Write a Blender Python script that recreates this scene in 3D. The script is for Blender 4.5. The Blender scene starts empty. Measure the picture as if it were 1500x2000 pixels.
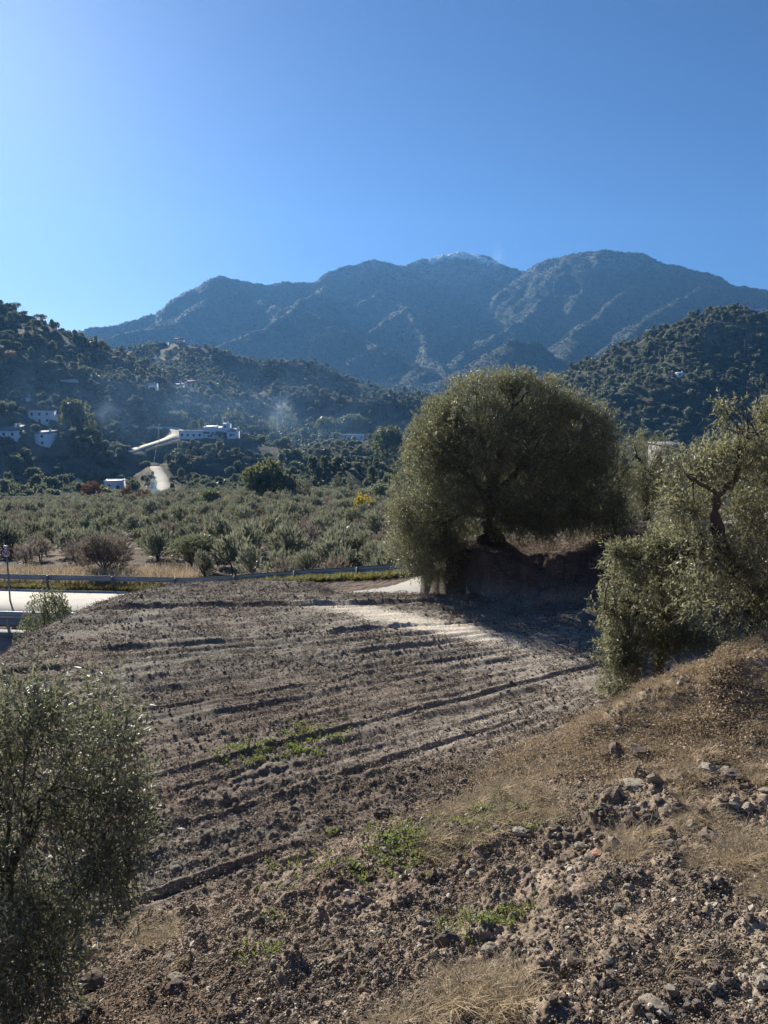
import bpy, math, random
import numpy as np
from mathutils import Vector, Matrix

# ------------------------------------------------------------------ camera, light, exposure
SC = bpy.context.scene
COL = SC.collection
ZC = 4.7                      # eye height above the tilled field (field = z 0)
PITCH = math.atan(205.0 / 1444.4)
FPX = 1444.4                  # focal length in pixels of the 1500 x 2000 photograph
cam_d = bpy.data.cameras.new("camera")
cam_d.sensor_fit = 'VERTICAL'; cam_d.sensor_height = 36.0; cam_d.lens = 26.0
cam_d.clip_start = 0.05; cam_d.clip_end = 20000.0
cam = bpy.data.objects.new("camera", cam_d); COL.objects.link(cam)
cam.location = (0, 0, ZC); cam.rotation_euler = (math.pi / 2 - PITCH, 0, 0)
SC.camera = cam

SUN_AZ, SUN_EL = math.radians(-30.0), math.radians(24.5)   # azimuth measured from +Y towards +X
sun_d = bpy.data.lights.new("sun", 'SUN'); sun_d.energy = 5.0; sun_d.angle = math.radians(0.5)
sun_d.color = (1.0, 0.93, 0.82)
sun = bpy.data.objects.new("sun", sun_d); COL.objects.link(sun)
SDIR = Vector((math.sin(SUN_AZ) * math.cos(SUN_EL), math.cos(SUN_AZ) * math.cos(SUN_EL), math.sin(SUN_EL)))
sun.rotation_euler = SDIR.to_track_quat('Z', 'Y').to_euler()

world = bpy.data.worlds.new("World"); SC.world = world; world.use_nodes = True
wn = world.node_tree; wn.nodes.clear()
sky = wn.nodes.new('ShaderNodeTexSky'); sky.sky_type = 'NISHITA'; sky.sun_disc = False
sky.sun_elevation = SUN_EL; sky.sun_rotation = SUN_AZ
sky.altitude = 1200; sky.air_density = 0.88; sky.dust_density = 1.0; sky.ozone_density = 10.0
bg = wn.nodes.new('ShaderNodeBackground'); bg.inputs[1].default_value = 0.046
wo = wn.nodes.new('ShaderNodeOutputWorld')
wn.links.new(sky.outputs[0], bg.inputs[0]); wn.links.new(bg.outputs[0], wo.inputs[0])

SC.view_settings.view_transform = 'Standard'; SC.view_settings.look = 'None'
SC.view_settings.exposure = 1.05; SC.view_settings.gamma = 1.0
cy = SC.cycles
cy.max_bounces = 5; cy.diffuse_bounces = 2; cy.glossy_bounces = 1; cy.transmission_bounces = 3
cy.transparent_max_bounces = 8; cy.volume_bounces = 0; cy.caustics_reflective = False; cy.caustics_refractive = False
cy.use_adaptive_sampling = True; cy.adaptive_threshold = 0.02
cy.volume_step_rate = 1.0; cy.volume_max_steps = 128
cy.sample_clamp_indirect = 5.0

rng = np.random.default_rng(11)
random.seed(5)

# ------------------------------------------------------------------ pixel <-> world
CP, SP = math.cos(PITCH), math.sin(PITCH)
def P(px, py, D):
    u = (px - 750.0) / FPX; v = (1000.0 - py) / FPX
    Y = CP + v * SP; Z = -SP + v * CP
    return (u / Y * D, D, ZC + Z / Y * D)

# ------------------------------------------------------------------ noise
def _h(ix, iy, s):
    n = (ix.astype(np.int64) * 374761393 + iy.astype(np.int64) * 668265263 + s * 982451653) & 0xFFFFFFFF
    n = ((n ^ (n >> 13)) * 1274126177) & 0xFFFFFFFF
    n = ((n ^ (n >> 16)) * 2246822519) & 0xFFFFFFFF
    return ((n ^ (n >> 15)) & 0xFFFFFF) / float(0xFFFFFF)
def vn(x, y, s=0):
    ix = np.floor(x); iy = np.floor(y); fx = x - ix; fy = y - iy
    fx = fx * fx * fx * (fx * (fx * 6 - 15) + 10); fy = fy * fy * fy * (fy * (fy * 6 - 15) + 10)
    a = _h(ix, iy, s); b = _h(ix + 1, iy, s); c = _h(ix, iy + 1, s); d = _h(ix + 1, iy + 1, s)
    return (a + (b - a) * fx) * (1 - fy) + (c + (d - c) * fx) * fy
def fbm(x, y, o=4, s=0, g=0.5):
    t = 0; a = 1; n = 0
    for i in range(o):
        t = t + a * (vn(x, y, s + i * 7) - 0.5); n += a; a *= g
        x, y = (x * 0.8 - y * 0.6) * 2.03 + 17.3, (x * 0.6 + y * 0.8) * 2.03 + 5.1
    return t / n * 2
def ridged(x, y, o=4, s=0):
    t = 0; a = 1; n = 0
    for i in range(o):
        t = t + a * (1 - np.abs(vn(x, y, s + i * 7) * 2 - 1)) ** 2; n += a; a *= 0.5
        x, y = (x * 0.8 - y * 0.6) * 2.03 + 17.3, (x * 0.6 + y * 0.8) * 2.03 + 5.1
    return t / n
def sstep(a, b, x):
    t = np.clip((x - a) / (b - a), 0, 1); return t * t * (3 - 2 * t)
def worley(x, y, s=0):
    ix = np.floor(x); iy = np.floor(y); best = np.full(x.shape, 9.0); bid = np.zeros(x.shape)
    for dx in (-1, 0, 1):
        for dy in (-1, 0, 1):
            cx = ix + dx; cy_ = iy + dy
            qx = cx + _h(cx, cy_, s); qy = cy_ + _h(cx, cy_, s + 3)
            d = (qx - x) ** 2 + (qy - y) ** 2; m = d < best
            best = np.where(m, d, best); bid = np.where(m, _h(cx, cy_, s + 9), bid)
    return np.sqrt(best), bid

# ------------------------------------------------------------------ terrain: ridges of the far relief
# every ridge is a chain of points; (px, py, D) names a direction and the distance of that crest
RIDGES = [
 # (crest width, side slope, points)
 (25, .62, [(-250,760,2300),(60,690,2350),(140,655,2350),(250,630,2450),(350,600,2550),(395,572,2600),(440,545,2650),(520,556,2750),(610,551,2850),(655,530,2950),(730,511,3050),(790,519,3150),(830,507,3250),(900,496,3300),(950,505,3250),(1020,531,3150),(1047,531,3050)]),
 (20, .70, [(1047,531,3050),(1062,514,2900),(1120,493,2850),(1175,485,2800),(1250,497,2750),(1330,524,2650),(1400,539,2600),(1500,566,2500),(1700,620,2400),(1950,700,2400)]),
 (8, .55, [(440,545,2650),(400,590,2450),(340,625,2250),(250,650,2050),(160,672,1900)]),
 (8, .60, [(440,545,2650),(500,590,2480),(575,602,2300)]),
 (6, .60, [(575,602,2300),(520,632,2150),(470,655,2020),(400,685,1880)]),
 (8, .58, [(575,602,2300),(620,625,2200),(690,655,2080),(760,685,1960),(830,725,1800),(850,760,1700)]),
 (8, .60, [(730,511,3050),(640,560,2800),(575,602,2300)]),
 (8, .62, [(730,511,3050),(740,575,2850),(800,604,2500)]),
 (5, .66, [(800,604,2500),(750,630,2380),(715,655,2280)]),
 (5, .66, [(800,604,2500),(835,650,2300),(840,690,2100),(870,740,1850)]),
 (6, .62, [(800,604,2500),(870,630,2420),(930,655,2300),(990,690,2100),(1040,720,1900)]),
 (6, .58, [(1047,531,3050),(1000,575,2850),(950,612,2700),(890,640,2600)]),
 (6, .60, [(1120,493,2850),(1080,570,2600),(1020,620,2400),(960,660,2200),(900,700,2000)]),
 (6, .62, [(1250,497,2750),(1230,560,2500),(1180,610,2300),(1130,650,2100),(1090,700,1850)]),
 (6, .62, [(1400,539,2600),(1330,585,2250),(1270,620,2050),(1190,680,1800),(1130,730,1600)]),
 (6, .60, [(1500,566,2500),(1460,600,2200),(1400,660,1900)]),
 (8, .66, [(950,690,1750),(1000,668,1700),(1040,672,1680),(1080,705,1640),(1140,752,1560)]),
 # middle ridges
 (5, .52, [(170,690,900),(270,682,880),(345,670,860),(400,682,850),(460,703,840),(500,716,830)]),
 (5, .50, [(480,718,840),(540,708,880),(600,707,900),(640,726,890),(700,747,880),(760,760,870),(850,775,860),(960,790,860)]),
 (5, .45, [(345,670,860),(370,720,720),(350,762,590),(330,800,500)]),
 (5, .62, [(540,755,700),(600,765,660),(660,775,640),(740,778,640),(840,780,650),(960,790,650),(1080,800,660)]),
 # left hill
 (6, .42, [(-420,480,480),(-200,530,490),(0,613,500),(50,632,505),(100,650,515),(150,668,530),(210,690,550),(280,715,560),(330,760,540)]),
 (4, .42, [(0,613,500),(40,700,440),(60,780,405)]),
 # right hill
 (6, .58, [(1060,800,760),(1130,752,740),(1200,706,720),(1280,652,700),(1340,622,690),(1400,606,680),(1450,604,670),(1500,612,660),(1650,650,640),(1800,700,620)]),
 (4, .50, [(1400,606,680),(1330,700,600),(1290,738,580)]),
 (4, .62, [(1230,800,560),(1290,745,575),(1330,738,575),(1400,740,565),(1500,760,550),(1650,790,540)]),
 # village and farm spurs across the valley
 (4, .50, [(-200,830,385),(0,856,372),(83,870,362),(150,882,350),(230,902,325)]),
 (4, .55, [(240,890,330),(300,872,338),(350,862,348),(460,862,350),(530,880,340),(600,905,318)]),
 (4, .35, [(405,862,350),(370,825,410),(340,800,470)]),
 (4, .45, [(600,905,318),(640,880,350),(700,865,400),(800,865,430),(900,870,430)]),
 (3, .50, [(700,915,270),(640,935,245),(600,955,225)]),
]
RW = []
for w, s, pts in RIDGES:
    RW.append((w, s, np.array([P(*p) for p in pts])))

VD = np.array([0, 44, 60, 100, 150, 200, 250, 300, 500, 1200, 1800, 3500, 9000.])
VZ = np.array([-5.8, -6.3, -7.6, -11.0, -15.3, -19.5, -23.5, -25.5, -22, 10, 60, 150, 100.])
def relief(x, y):
    """far relief (valley floor plus hills), vectorised"""
    r = np.hypot(x, y)
    wa = np.clip((r - 200) / 2500, 0, 1)
    wx = x + wa * 28 * fbm(x / 150, y / 150, 3, 41); wy = y + wa * 28 * fbm(x / 150, y / 150, 3, 77)
    base = np.interp(r, VD, VZ) + np.clip((r - 60) / 200, 0, 1) * 1.5 * fbm(x / 60, y / 60, 3, 5)
    K = 1.2 + 5.0 * sstep(1000, 2000, r)
    best = np.full(x.shape, -1e3)
    acc = np.zeros(x.shape); hs = []
    for w, s, pw in RW:
        hh = np.full(x.shape, -1e9); dd = np.full(x.shape, 1e9)
        for a, b in zip(pw[:-1], pw[1:]):
            ex, ey = b[0] - a[0], b[1] - a[1]; L = ex * ex + ey * ey
            t = np.clip(((wx - a[0]) * ex + (wy - a[1]) * ey) / L, 0, 1)
            d = np.hypot(wx - a[0] - t * ex, wy - a[1] - t * ey)
            h = a[2] + (b[2] - a[2]) * t - s * (np.sqrt(d * d + w * w) - w)
            m = h > hh; hh = np.where(m, h, hh); dd = np.where(m, d, dd)
        hs.append((hh, dd))
    top = np.max([h for h, _ in hs], axis=0)
    dmin = np.choose(0, [0])  # placeholder
    d_at = np.full(x.shape, 0.0)
    for h, d in hs:
        acc += np.exp(np.clip((h - top) / K, -40, 0)); d_at = np.where(h >= top, d, d_at)
    hill = top + K * (np.log(acc)) * 0.6
    # erosion gullies and spurs growing with distance from the crest
    sc = np.where(r > 1400, 1.0, 0.28)
    A = np.minimum(d_at * 0.17, 40 * sc)
    gl = ridged(x / (210 * sc), y / (260 * sc), 4, 13) - 0.55
    hill = hill + A * gl * 1.25
    hill = hill + np.clip(r / 3000, 0, 1) * (6.5 * fbm(x / 26, y / 26, 3, 9) + 13 * fbm(x / 85, y / 85, 2, 19))
    # limestone cliff bands on the two summits
    kk = 1.5
    m = np.maximum(hill, base)
    z = m + kk * np.log(np.exp((hill - m) / kk) + np.exp((base - m) / kk)) * 0.7
    return z

# ------------------------------------------------------------------ near ground: field, bank, mound, road
def zroad(x):
    return np.interp(x, [-40, -14, -11.6, -7.2, -2.4, .3, 7.3, 12, 40], [-6.0, -5.85, -5.7, -4.75, -3.8, -3.35, -2.3, -1.7, 1.0])
def yroad(x):      # centre line of the country road
    return np.interp(x, [-60, -30, -20, -14, -8, 0, 6, 14, 40], [46.5, 40.0, 38.7, 38.1, 35.7, 30.9, 30.5, 33.0, 44.5])
ROAD_W = 3.4
def bankd(x, y):   # metres inside the foreground bank
    return (0.77 * x + 8.04 - y) * 0.79 + 0.35 * fbm(x / 1.4 + 3, y / 1.4, 3, 61)
# furrow coordinate: arcs that fan out across the field
def furrow_c(x, y):
    c = y - 0.4 * x
    for _ in range(5):
        s = np.interp(c, [4, 8.0, 10.6, 13, 17.5, 21], [.72, .70, .62, .46, .07, .02])
        c = y - s * np.clip(x, -9, 6)
    return c
def near_base(x, y):
    x = np.asarray(x, float); y = np.asarray(y, float)
    zr = zroad(x)
    # platform edge (left and back)
    dl = -(x + 7.0 + 0.25 * fbm(x / 2, y / 2, 2, 3)); db = y - 19.75 - 0.25 * fbm(x / 2.5, y / 2.5, 2, 8)
    kx = 1.6
    d = kx * np.log(np.exp(np.clip(dl / kx, -30, 30)) + np.exp(np.clip(db / kx, -30, 30)))
    d = np.maximum(d, 0) ; fall = 0.78 * (np.sqrt(d * d + 0.35) - 0.59)
    field = -fall
    # upper terrace carrying the big olive tree
    tx = sstep(2.30, 2.72, x + .5 * np.clip(y - 18.2, -1, 2.5) + 0.25 * fbm(x / .8, y / .8, 3, 23))
    front = 18.15 + 0.35 * fbm(x / .9, y / .9, 3, 19) + 0.02 * (x - 3) + np.clip(x - 5.2, 0, 20) * -0.35
    ty = sstep(front - 1.15, front + 0.40, y + .25 * fbm(x / .35, y / .35, 3, 47))
    top = 1.02 + 0.10 * fbm(x / 1.1, y / 1.1, 3, 29) + 0.35 * sstep(4.6, 6.2, x) + 0.18*np.exp(-((x-2.95)**2+(y-19.2)**2)/0.5)
    ter = top * tx * ty
    back = sstep(21.0, 27.0, y)
    field = field - .42 * sstep(18.2, 19.5, y) * sstep(-2.6, -1.0, x) * (1 - tx)
    platform = np.where(ter > 0.0, np.maximum(field * (1 - tx) + 0.0, -50) * (1 - tx * ty) + ter, field)
    platform = platform * (1 - back * tx) + (zr - 0.1) * back * tx
    # lower ground left of the platform and toward the road
    low = np.where(y < yroad(x) - 5.0, -7.7 + 5.0 * sstep(-9, 2, x), zr - 0.12)
    low = np.minimum(low, zr - 0.12)
    z = np.maximum(platform, low)
    # foreground bank on which the camera stands
    b = bankd(x, y)
    bb = np.clip(b, 0, None)
    bank = 0.40 * bb * sstep(-0.2, 1.2, bb) - 0.022 * bb * bb * (bb < 8) - (bb >= 8) * 1.41
    bank = bank * sstep(-9.5, -3.0, x + 0.3 * y) 
    hum = (.98 + .22 * fbm(x / .8, y / .8, 3, 49)) * np.exp(-(((x - 4.85) / 1.6) ** 2 + ((y - 8.7) / 1.05) ** 2)) + 0.35 * np.exp(-(((x - 3.0) / 1.2) ** 2 + ((y - 8.9) / .7) ** 2))
    hum = hum + 0.5 * np.exp(-(((x - 7.5) / 2.2) ** 2 + ((y - 8.0) / 1.5) ** 2))
    z = np.where(y < 16, z + np.maximum(bank, 0) + hum, z)
    # road bed
    dr = np.abs(y - yroad(x))
    k = 1 - sstep(ROAD_W + 0.4, ROAD_W + 2.2, dr)
    z = z * (1 - k) + (zr - 0.06) * k
    return z
GRADED = [(3.2, np.array([P(*q) for q in ((250,884,322),(262,879,331),(285,872,337),(310,864.5,343),(330,858,349),(345,851,357),(350,845,367),(345,839,377),(334,835.5,385),(318,834,392))])),
          (2.1, np.array([P(*q) for q in ((303,912,303),(306,918,294),(312,927,284),(319,942,265),(321,958,246),(317,974,228))])),
          (4.0, np.array([P(*q) for q in ((436,731,800),(455,728,808),(475,725.5,816),(494,723.5,822))]))]
def graded(x, y, z):
    for hw, pw in GRADED:
        bd = np.full(x.shape, 1e9); bz = np.zeros(x.shape)
        for a, b in zip(pw[:-1], pw[1:]):
            ex, ey = b[0] - a[0], b[1] - a[1]; t = np.clip(((x - a[0]) * ex + (y - a[1]) * ey) / (ex * ex + ey * ey), 0, 1)
            d = np.hypot(x - a[0] - t * ex, y - a[1] - t * ey); m = d < bd; bd = np.where(m, d, bd); bz = np.where(m, a[2] + (b[2] - a[2]) * t, bz)
        k = 1 - sstep(hw + .6, hw + 7, bd); z = z * (1 - k) + bz * k
    return z
def H(x, y):
    x = np.asarray(x, float); y = np.asarray(y, float)
    r = np.hypot(x, y)
    nb = near_base(x, y)
    rl = relief(x, y)
    # beyond the road the ground falls to the valley
    w = sstep(4.0, 12, y - yroad(x))
    w = np.maximum(w, sstep(60, 90, r))
    w = np.where((y < 5) | (y < yroad(x)), np.where(r > 60, sstep(60, 90, r), 0), w)
    return graded(x, y, nb * (1 - w) + rl * w)

TRACKS = [(9.35,.10,.045,-3.5,2.2),(10.7,.12,.05,-4.5,4.3),(10.25,.06,.10,-4.0,3.0),(12.2,.07,.08,-5,4.2),(12.75,.10,.045,-5,4.2),(13.9,.06,.09,-6.5,4.5),(14.7,.11,.07,-7,1.2),
          (15.35,.15,.07,-6,3.0),(16.2,.05,.06,-5,2),(13.2,.05,.05,-5,4.2),(12.45,.04,.04,-5,4.2),(14.3,.05,.05,-6,3.5),(11.0,.05,.05,-4.5,4.3),(15.0,.05,.05,-6,2.5),(16.8,.05,.06,-6,2.5),(17.45,.24,.08,-7.5,1.6),(18.9,.08,.14,-4,1),(8.1,.13,.06,-4.0,-0.9),(9.8,.05,.06,-3.5,3.0),(11.4,.05,.07,-4,4.2)]
def detail(x, y):
    """clods, furrows, ruts; returns height and colour mix channels"""
    b = bankd(x, y); inb = sstep(-0.25, 0.35, b)
    r = np.hypot(x, y)
    c = furrow_c(x, y) + 0.10 * fbm(x / 1.7, y / 1.7, 3, 91)
    z = 0.045 * fbm(x / 1.6, y / 1.6, 3, 31)
    # smooth packed soil on the right of the field
    packed = np.exp(-(((x - 3.2) / 2.3) ** 2 + ((y - 13.5) / 4.5) ** 2)) 
    packed = np.maximum(packed, np.exp(-(((x - .7) / 2.1) ** 2 + ((y - 15.75 + .72 * (x - .7)) / .7) ** 2)))
    packed = np.maximum(packed, np.exp(-((c - 9.0 - .5) / .55) ** 2) * sstep(-1.5, 1.5, x) * (1 - sstep(4.5, 6, x)))
    flat = 1 - .8 * np.clip(packed, 0, 1)
    fmask = (1 - inb) * (1 - sstep(19.8, 20.8, y))
    z = z + fmask * (0.007 * np.sin(c * 2 * math.pi / 0.42 + 5 * fbm(x / 2, y / 2, 3, 55)) * vn(x / 1.5, y / 1.5, 66) * 2 + flat * (.026 * fbm(x / 2.2, c * 3.6, 3, 57) + .020 * fbm(x / .9, c * 8, 2, 58)))
    for c0, dep, wd, x0, x1 in TRACKS:
        g = (c - c0) / wd
        ext = sstep(x0 - .5, x0 + .8, x) * (1 - sstep(x1 - .8, x1 + .5, x)) * (.35 + .75 * vn(x / 1.1, y * 0 + c0 * 9, 71)) * (.6 + .7 * vn(x / .25, y / .2, 72))
        z = z + fmask * ext * (-.32 * dep * np.exp(-g * g) + 0.38 * dep * np.exp(-(g - 1.7) ** 2))
    rough = (0.30 + .85 * sstep(.25, .8, vn(x / 1.6, c * 1.5, 15))) * (1 - 0.85 * np.clip(packed, 0, 1))
    rough = np.where(inb > .5, 0.75 + 0.9 * vn(x / .9, y / .9, 16), rough)
    w1, i1 = worley(x / .16 + .4 * vn(x / .1, y / .1, 2), y / .16, 4)
    w2, i2 = worley(x / .065, y / .065, 14)
    w3, i3 = worley(x / .34 + .3 * vn(x / .1, y / .1, 12), y / .34, 24)
    l1 = np.clip(.55 - w1, 0, 1) * (i1 > .45) * (i1 - .2)
    l2 = np.clip(.6 - w2, 0, 1) * (i2 > .3) * (i2 - .1)
    l3 = np.clip(.5 - w3, 0, 1) * (i3 > .72)
    z = z + rough * (0.060 * l1 + 0.060 * l2 + 0.13 * l3 * (0.12 + .88 * inb)) + (.15 + .85 * rough) * (.014 * fbm(x / .055, y / .055, 2, 131) + .018 * fbm(x / .12, y / .12, 2, 133))
    z = z + rough * 0.03 * fbm(x / .22, y / .22, 4, 33)
    z = z + inb * 0.09 * fbm(x / .75, y / .75, 4, 35)
    return z, inb, packed, c

def hit(px, py, dmin=2.0, dmax=6000.0, n=1600):
    D = np.geomspace(dmin, dmax, n)
    u = (px - 750.0) / FPX; v = (1000.0 - py) / FPX
    Y = CP + v * SP; Z = -SP + v * CP
    x = u / Y * D; z = ZC + Z / Y * D
    g = H(x, D)
    k = np.argmax(z < g)
    if not (z[k] < g[k]): return None
    return (float(x[k]), float(D[k]), float(g[k]))

# ------------------------------------------------------------------ mesh helpers
def mk_mesh(name, V, F, mats=(), smooth=False, col=None, fmat=None):
    me = bpy.data.meshes.new(name)
    V = np.asarray(V, np.float32); F = [np.asarray(f, np.int32) for f in (F if isinstance(F, list) else [F])]
    F = [f for f in F if len(f)]
    me.vertices.add(len(V)); me.vertices.foreach_set('co', V.ravel())
    nl = sum(f.size for f in F); npo = sum(len(f) for f in F)
    me.loops.add(nl); me.loops.foreach_set('vertex_index', np.concatenate([f.ravel() for f in F]))
    st = []; o = 0
    for f in F:
        st.append(o + np.arange(len(f)) * f.shape[1]); o += f.size
    me.polygons.add(npo); me.polygons.foreach_set('loop_start', np.concatenate(st).astype(np.int32))
    if fmat is not None: me.polygons.foreach_set('material_index', np.asarray(fmat, np.int32))
    me.update(calc_edges=True)
    if smooth: me.polygons.foreach_set('use_smooth', np.ones(npo, bool))
    if col is not None:
        a = me.attributes.new('col', 'FLOAT_COLOR', 'POINT')
        c4 = np.ones((len(V), 4), np.float32); c4[:, :3] = col; a.data.foreach_set('color', c4.ravel())
    for m in mats: me.materials.append(m)
    return me
def link(name, me, parent=None, loc=None, rotz=0.0, **props):
    o = bpy.data.objects.new(name, me); COL.objects.link(o)
    if parent is not None: o.parent = parent
    if loc is not None: o.location = loc
    if rotz: o.rotation_euler = (0, 0, rotz)
    for k, v in props.items(): o[k] = v
    return o
def thing(name, label, cat, loc=(0, 0, 0), rotz=0.0, group=None):
    o = link(name, None, None, loc, rotz, label=label, category=cat)
    if group: o['group'] = group
    return o
class MB:
    """collects verts and faces with simple solids"""
    def __init__(s): s.V = []; s.Q = []; s.T = []; s.n = 0
    def add(s, V, Q=None, T=None):
        V = np.asarray(V, float).reshape(-1, 3)
        if Q is not None and len(Q): s.Q.append(np.asarray(Q) + s.n)
        if T is not None and len(T): s.T.append(np.asarray(T) + s.n)
        s.V.append(V); s.n += len(V)
    def box(s, x0, x1, y0, y1, z0, z1):
        V = [(x, y, z) for x in (x0, x1) for y in (y0, y1) for z in (z0, z1)]
        s.add(V, [(0, 1, 3, 2), (4, 6, 7, 5), (0, 4, 5, 1), (2, 3, 7, 6), (0, 2, 6, 4), (1, 5, 7, 3)])
    def gable(s, x0, x1, y0, y1, z0, z1):
        ym = (y0 + y1) / 2
        s.add([(x0, y0, z0), (x1, y0, z0), (x1, y1, z0), (x0, y1, z0), (x0, ym, z1), (x1, ym, z1)],
              [(0, 1, 5, 4), (2, 3, 4, 5), (0, 3, 2, 1)], [(0, 4, 3), (1, 2, 5)])
    def shed(s, x0, x1, y0, y1, z0, z1, t=.18):
        s.add([(x0, y0, z0), (x1, y0, z0), (x1, y1, z1), (x0, y1, z1), (x0, y0, z0 + t), (x1, y0, z0 + t), (x1, y1, z1 + t), (x0, y1, z1 + t)],
              [(0, 3, 2, 1), (4, 5, 6, 7), (0, 1, 5, 4), (1, 2, 6, 5), (2, 3, 7, 6), (3, 0, 4, 7)])
    def tube(s, pts, rad, k=6, jit=0.0):
        pts = np.asarray(pts, float); n = len(pts)
        rad = np.broadcast_to(np.asarray(rad, float), (n,))
        tan = np.gradient(pts, axis=0); tan /= np.linalg.norm(tan, axis=1)[:, None] + 1e-9
        ref = np.array([0.3, 0.9, 0.1]) if abs(tan[0, 2]) > .8 else np.array([0, 0, 1.])
        a = np.cross(tan, ref); a /= np.linalg.norm(a, axis=1)[:, None] + 1e-9; b = np.cross(tan, a)
        th = np.arange(k) / k * 2 * math.pi
        R = rad[:, None] * (1 + jit * (rng.random((n, k)) - .5))
        V = pts[:, None, :] + R[..., None] * (np.cos(th)[None, :, None] * a[:, None, :] + np.sin(th)[None, :, None] * b[:, None, :])
        i = np.arange(n - 1)[:, None]; j = np.arange(k)[None, :]; j2 = (j + 1) % k
        Q = np.stack([i * k + j, i * k + j2, (i + 1) * k + j2, (i + 1) * k + j], -1).reshape(-1, 4)
        caps = [[0, 0, 0]]
        T = [(0, q + 1, q) for q in range(1, k - 1)] + [((n - 1) * k, (n - 1) * k + q, (n - 1) * k + q + 1) for q in range(1, k - 1)]
        s.add(V.reshape(-1, 3), Q, T)
    def cyl(s, x, y, z0, z1, r, k=10): s.tube([(x, y, z0), (x, y, z1)], r, k)
    def mesh(s, name, mats, smooth=False, col=None):
        F = []
        s.Q = [q for q in s.Q if len(q)]; s.T = [q for q in s.T if len(q)]
        if s.Q: F.append(np.concatenate(s.Q))
        if s.T: F.append(np.concatenate(s.T))
        return mk_mesh(name, np.concatenate(s.V), F, mats if isinstance(mats, (list, tuple)) else [mats], smooth, col)
def part(name, mb, mat, parent, smooth=False, **kw): return link(name, mb.mesh(name, mat, smooth), parent, **kw)

# ------------------------------------------------------------------ materials
MATS = {}
def mat(name, color, rough=.8, spec=.3, var=.25, scale=4.0, bump=0.0, bscale=None, metal=0.0, attr=False, objvar=0.0, col2=None, detail_n=5):
    m = bpy.data.materials.new(name); m.use_nodes = True; nt = m.node_tree; N = nt.nodes; L = nt.links
    b = N['Principled BSDF']; b.inputs['Roughness'].default_value = rough; b.inputs['Metallic'].default_value = metal
    b.inputs['Specular IOR Level'].default_value = spec
    tc = N.new('ShaderNodeTexCoord'); src = tc.outputs['Object']
    no = N.new('ShaderNodeTexNoise'); no.inputs['Scale'].default_value = scale; no.inputs['Detail'].default_value = detail_n; no.inputs['Roughness'].default_value = .65
    L.new(src, no.inputs['Vector'])
    mp = N.new('ShaderNodeMapRange'); mp.inputs['From Min'].default_value = .3; mp.inputs['From Max'].default_value = .7
    mp.inputs['To Min'].default_value = 1 - var; mp.inputs['To Max'].default_value = 1 + var
    L.new(no.outputs['Fac'], mp.inputs['Value'])
    if attr:
        at = N.new('ShaderNodeAttribute'); at.attribute_name = 'col'; csrc = at.outputs['Color']
    elif col2 is not None:
        mx = N.new('ShaderNodeMix'); mx.data_type = 'RGBA'; mx.inputs[6].default_value = (*color, 1); mx.inputs[7].default_value = (*col2, 1)
        L.new(no.outputs['Fac'], mx.inputs[0]); csrc = mx.outputs[2]
    else:
        rg = N.new('ShaderNodeRGB'); rg.outputs[0].default_value = (*color, 1); csrc = rg.outputs[0]
    vm = N.new('ShaderNodeVectorMath'); vm.operation = 'SCALE'; L.new(csrc, vm.inputs[0]); L.new(mp.outputs[0], vm.inputs['Scale'])
    out = vm.outputs[0]
    if objvar:
        oi = N.new('ShaderNodeObjectInfo'); m2 = N.new('ShaderNodeMapRange'); m2.inputs['To Min'].default_value = 1 - objvar; m2.inputs['To Max'].default_value = 1 + objvar
        L.new(oi.outputs['Random'], m2.inputs['Value']); v2 = N.new('ShaderNodeVectorMath'); v2.operation = 'SCALE'
        L.new(out, v2.inputs[0]); L.new(m2.outputs[0], v2.inputs['Scale']); out = v2.outputs[0]
    L.new(out, b.inputs['Base Color'])
    if bump:
        n2 = N.new('ShaderNodeTexNoise'); n2.inputs['Scale'].default_value = bscale or scale * 4; n2.inputs['Detail'].default_value = 6; n2.inputs['Roughness'].default_value = .7
        L.new(src, n2.inputs['Vector'])
        bp = N.new('ShaderNodeBump'); bp.inputs['Strength'].default_value = 1.0; bp.inputs['Distance'].default_value = bump
        L.new(n2.outputs['Fac'], bp.inputs['Height']); L.new(bp.outputs[0], b.inputs['Normal'])
    return m
def leafmat(name, top, under, rough=.42, trans=.35, spec=.5, var=.3, scale=3.0, objvar=0.0, tcol=None):
    """two-sided leaf: upper and under colour, some light passing through"""
    m = mat(name, top, rough, spec, var, scale, objvar=objvar); nt = m.node_tree; N = nt.nodes; L = nt.links
    b = N['Principled BSDF']; src = b.inputs['Base Color'].links[0].from_socket
    rgb = [n for n in N if n.bl_idname == 'ShaderNodeRGB'][0]
    ge = N.new('ShaderNodeNewGeometry'); mx = N.new('ShaderNodeMix'); mx.data_type = 'RGBA'
    mx.inputs[6].default_value = (*top, 1); mx.inputs[7].default_value = (*under, 1); L.new(ge.outputs['Backfacing'], mx.inputs[0])
    tgt = rgb.outputs[0].links[0].to_socket; L.new(mx.outputs[2], tgt)
    tr = N.new('ShaderNodeBsdfTranslucent'); tc = tcol or (top[0] * 1.6, top[1] * 1.8, top[2] * .8)
    tr.inputs[0].default_value = (*tc, 1)
    ms = N.new('ShaderNodeMixShader'); ms.inputs[0].default_value = trans
    out = N['Material Output']; L.new(b.outputs[0], ms.inputs[1]); L.new(tr.outputs[0], ms.inputs[2]); L.new(ms.outputs[0], out.inputs['Surface'])
    return m

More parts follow.
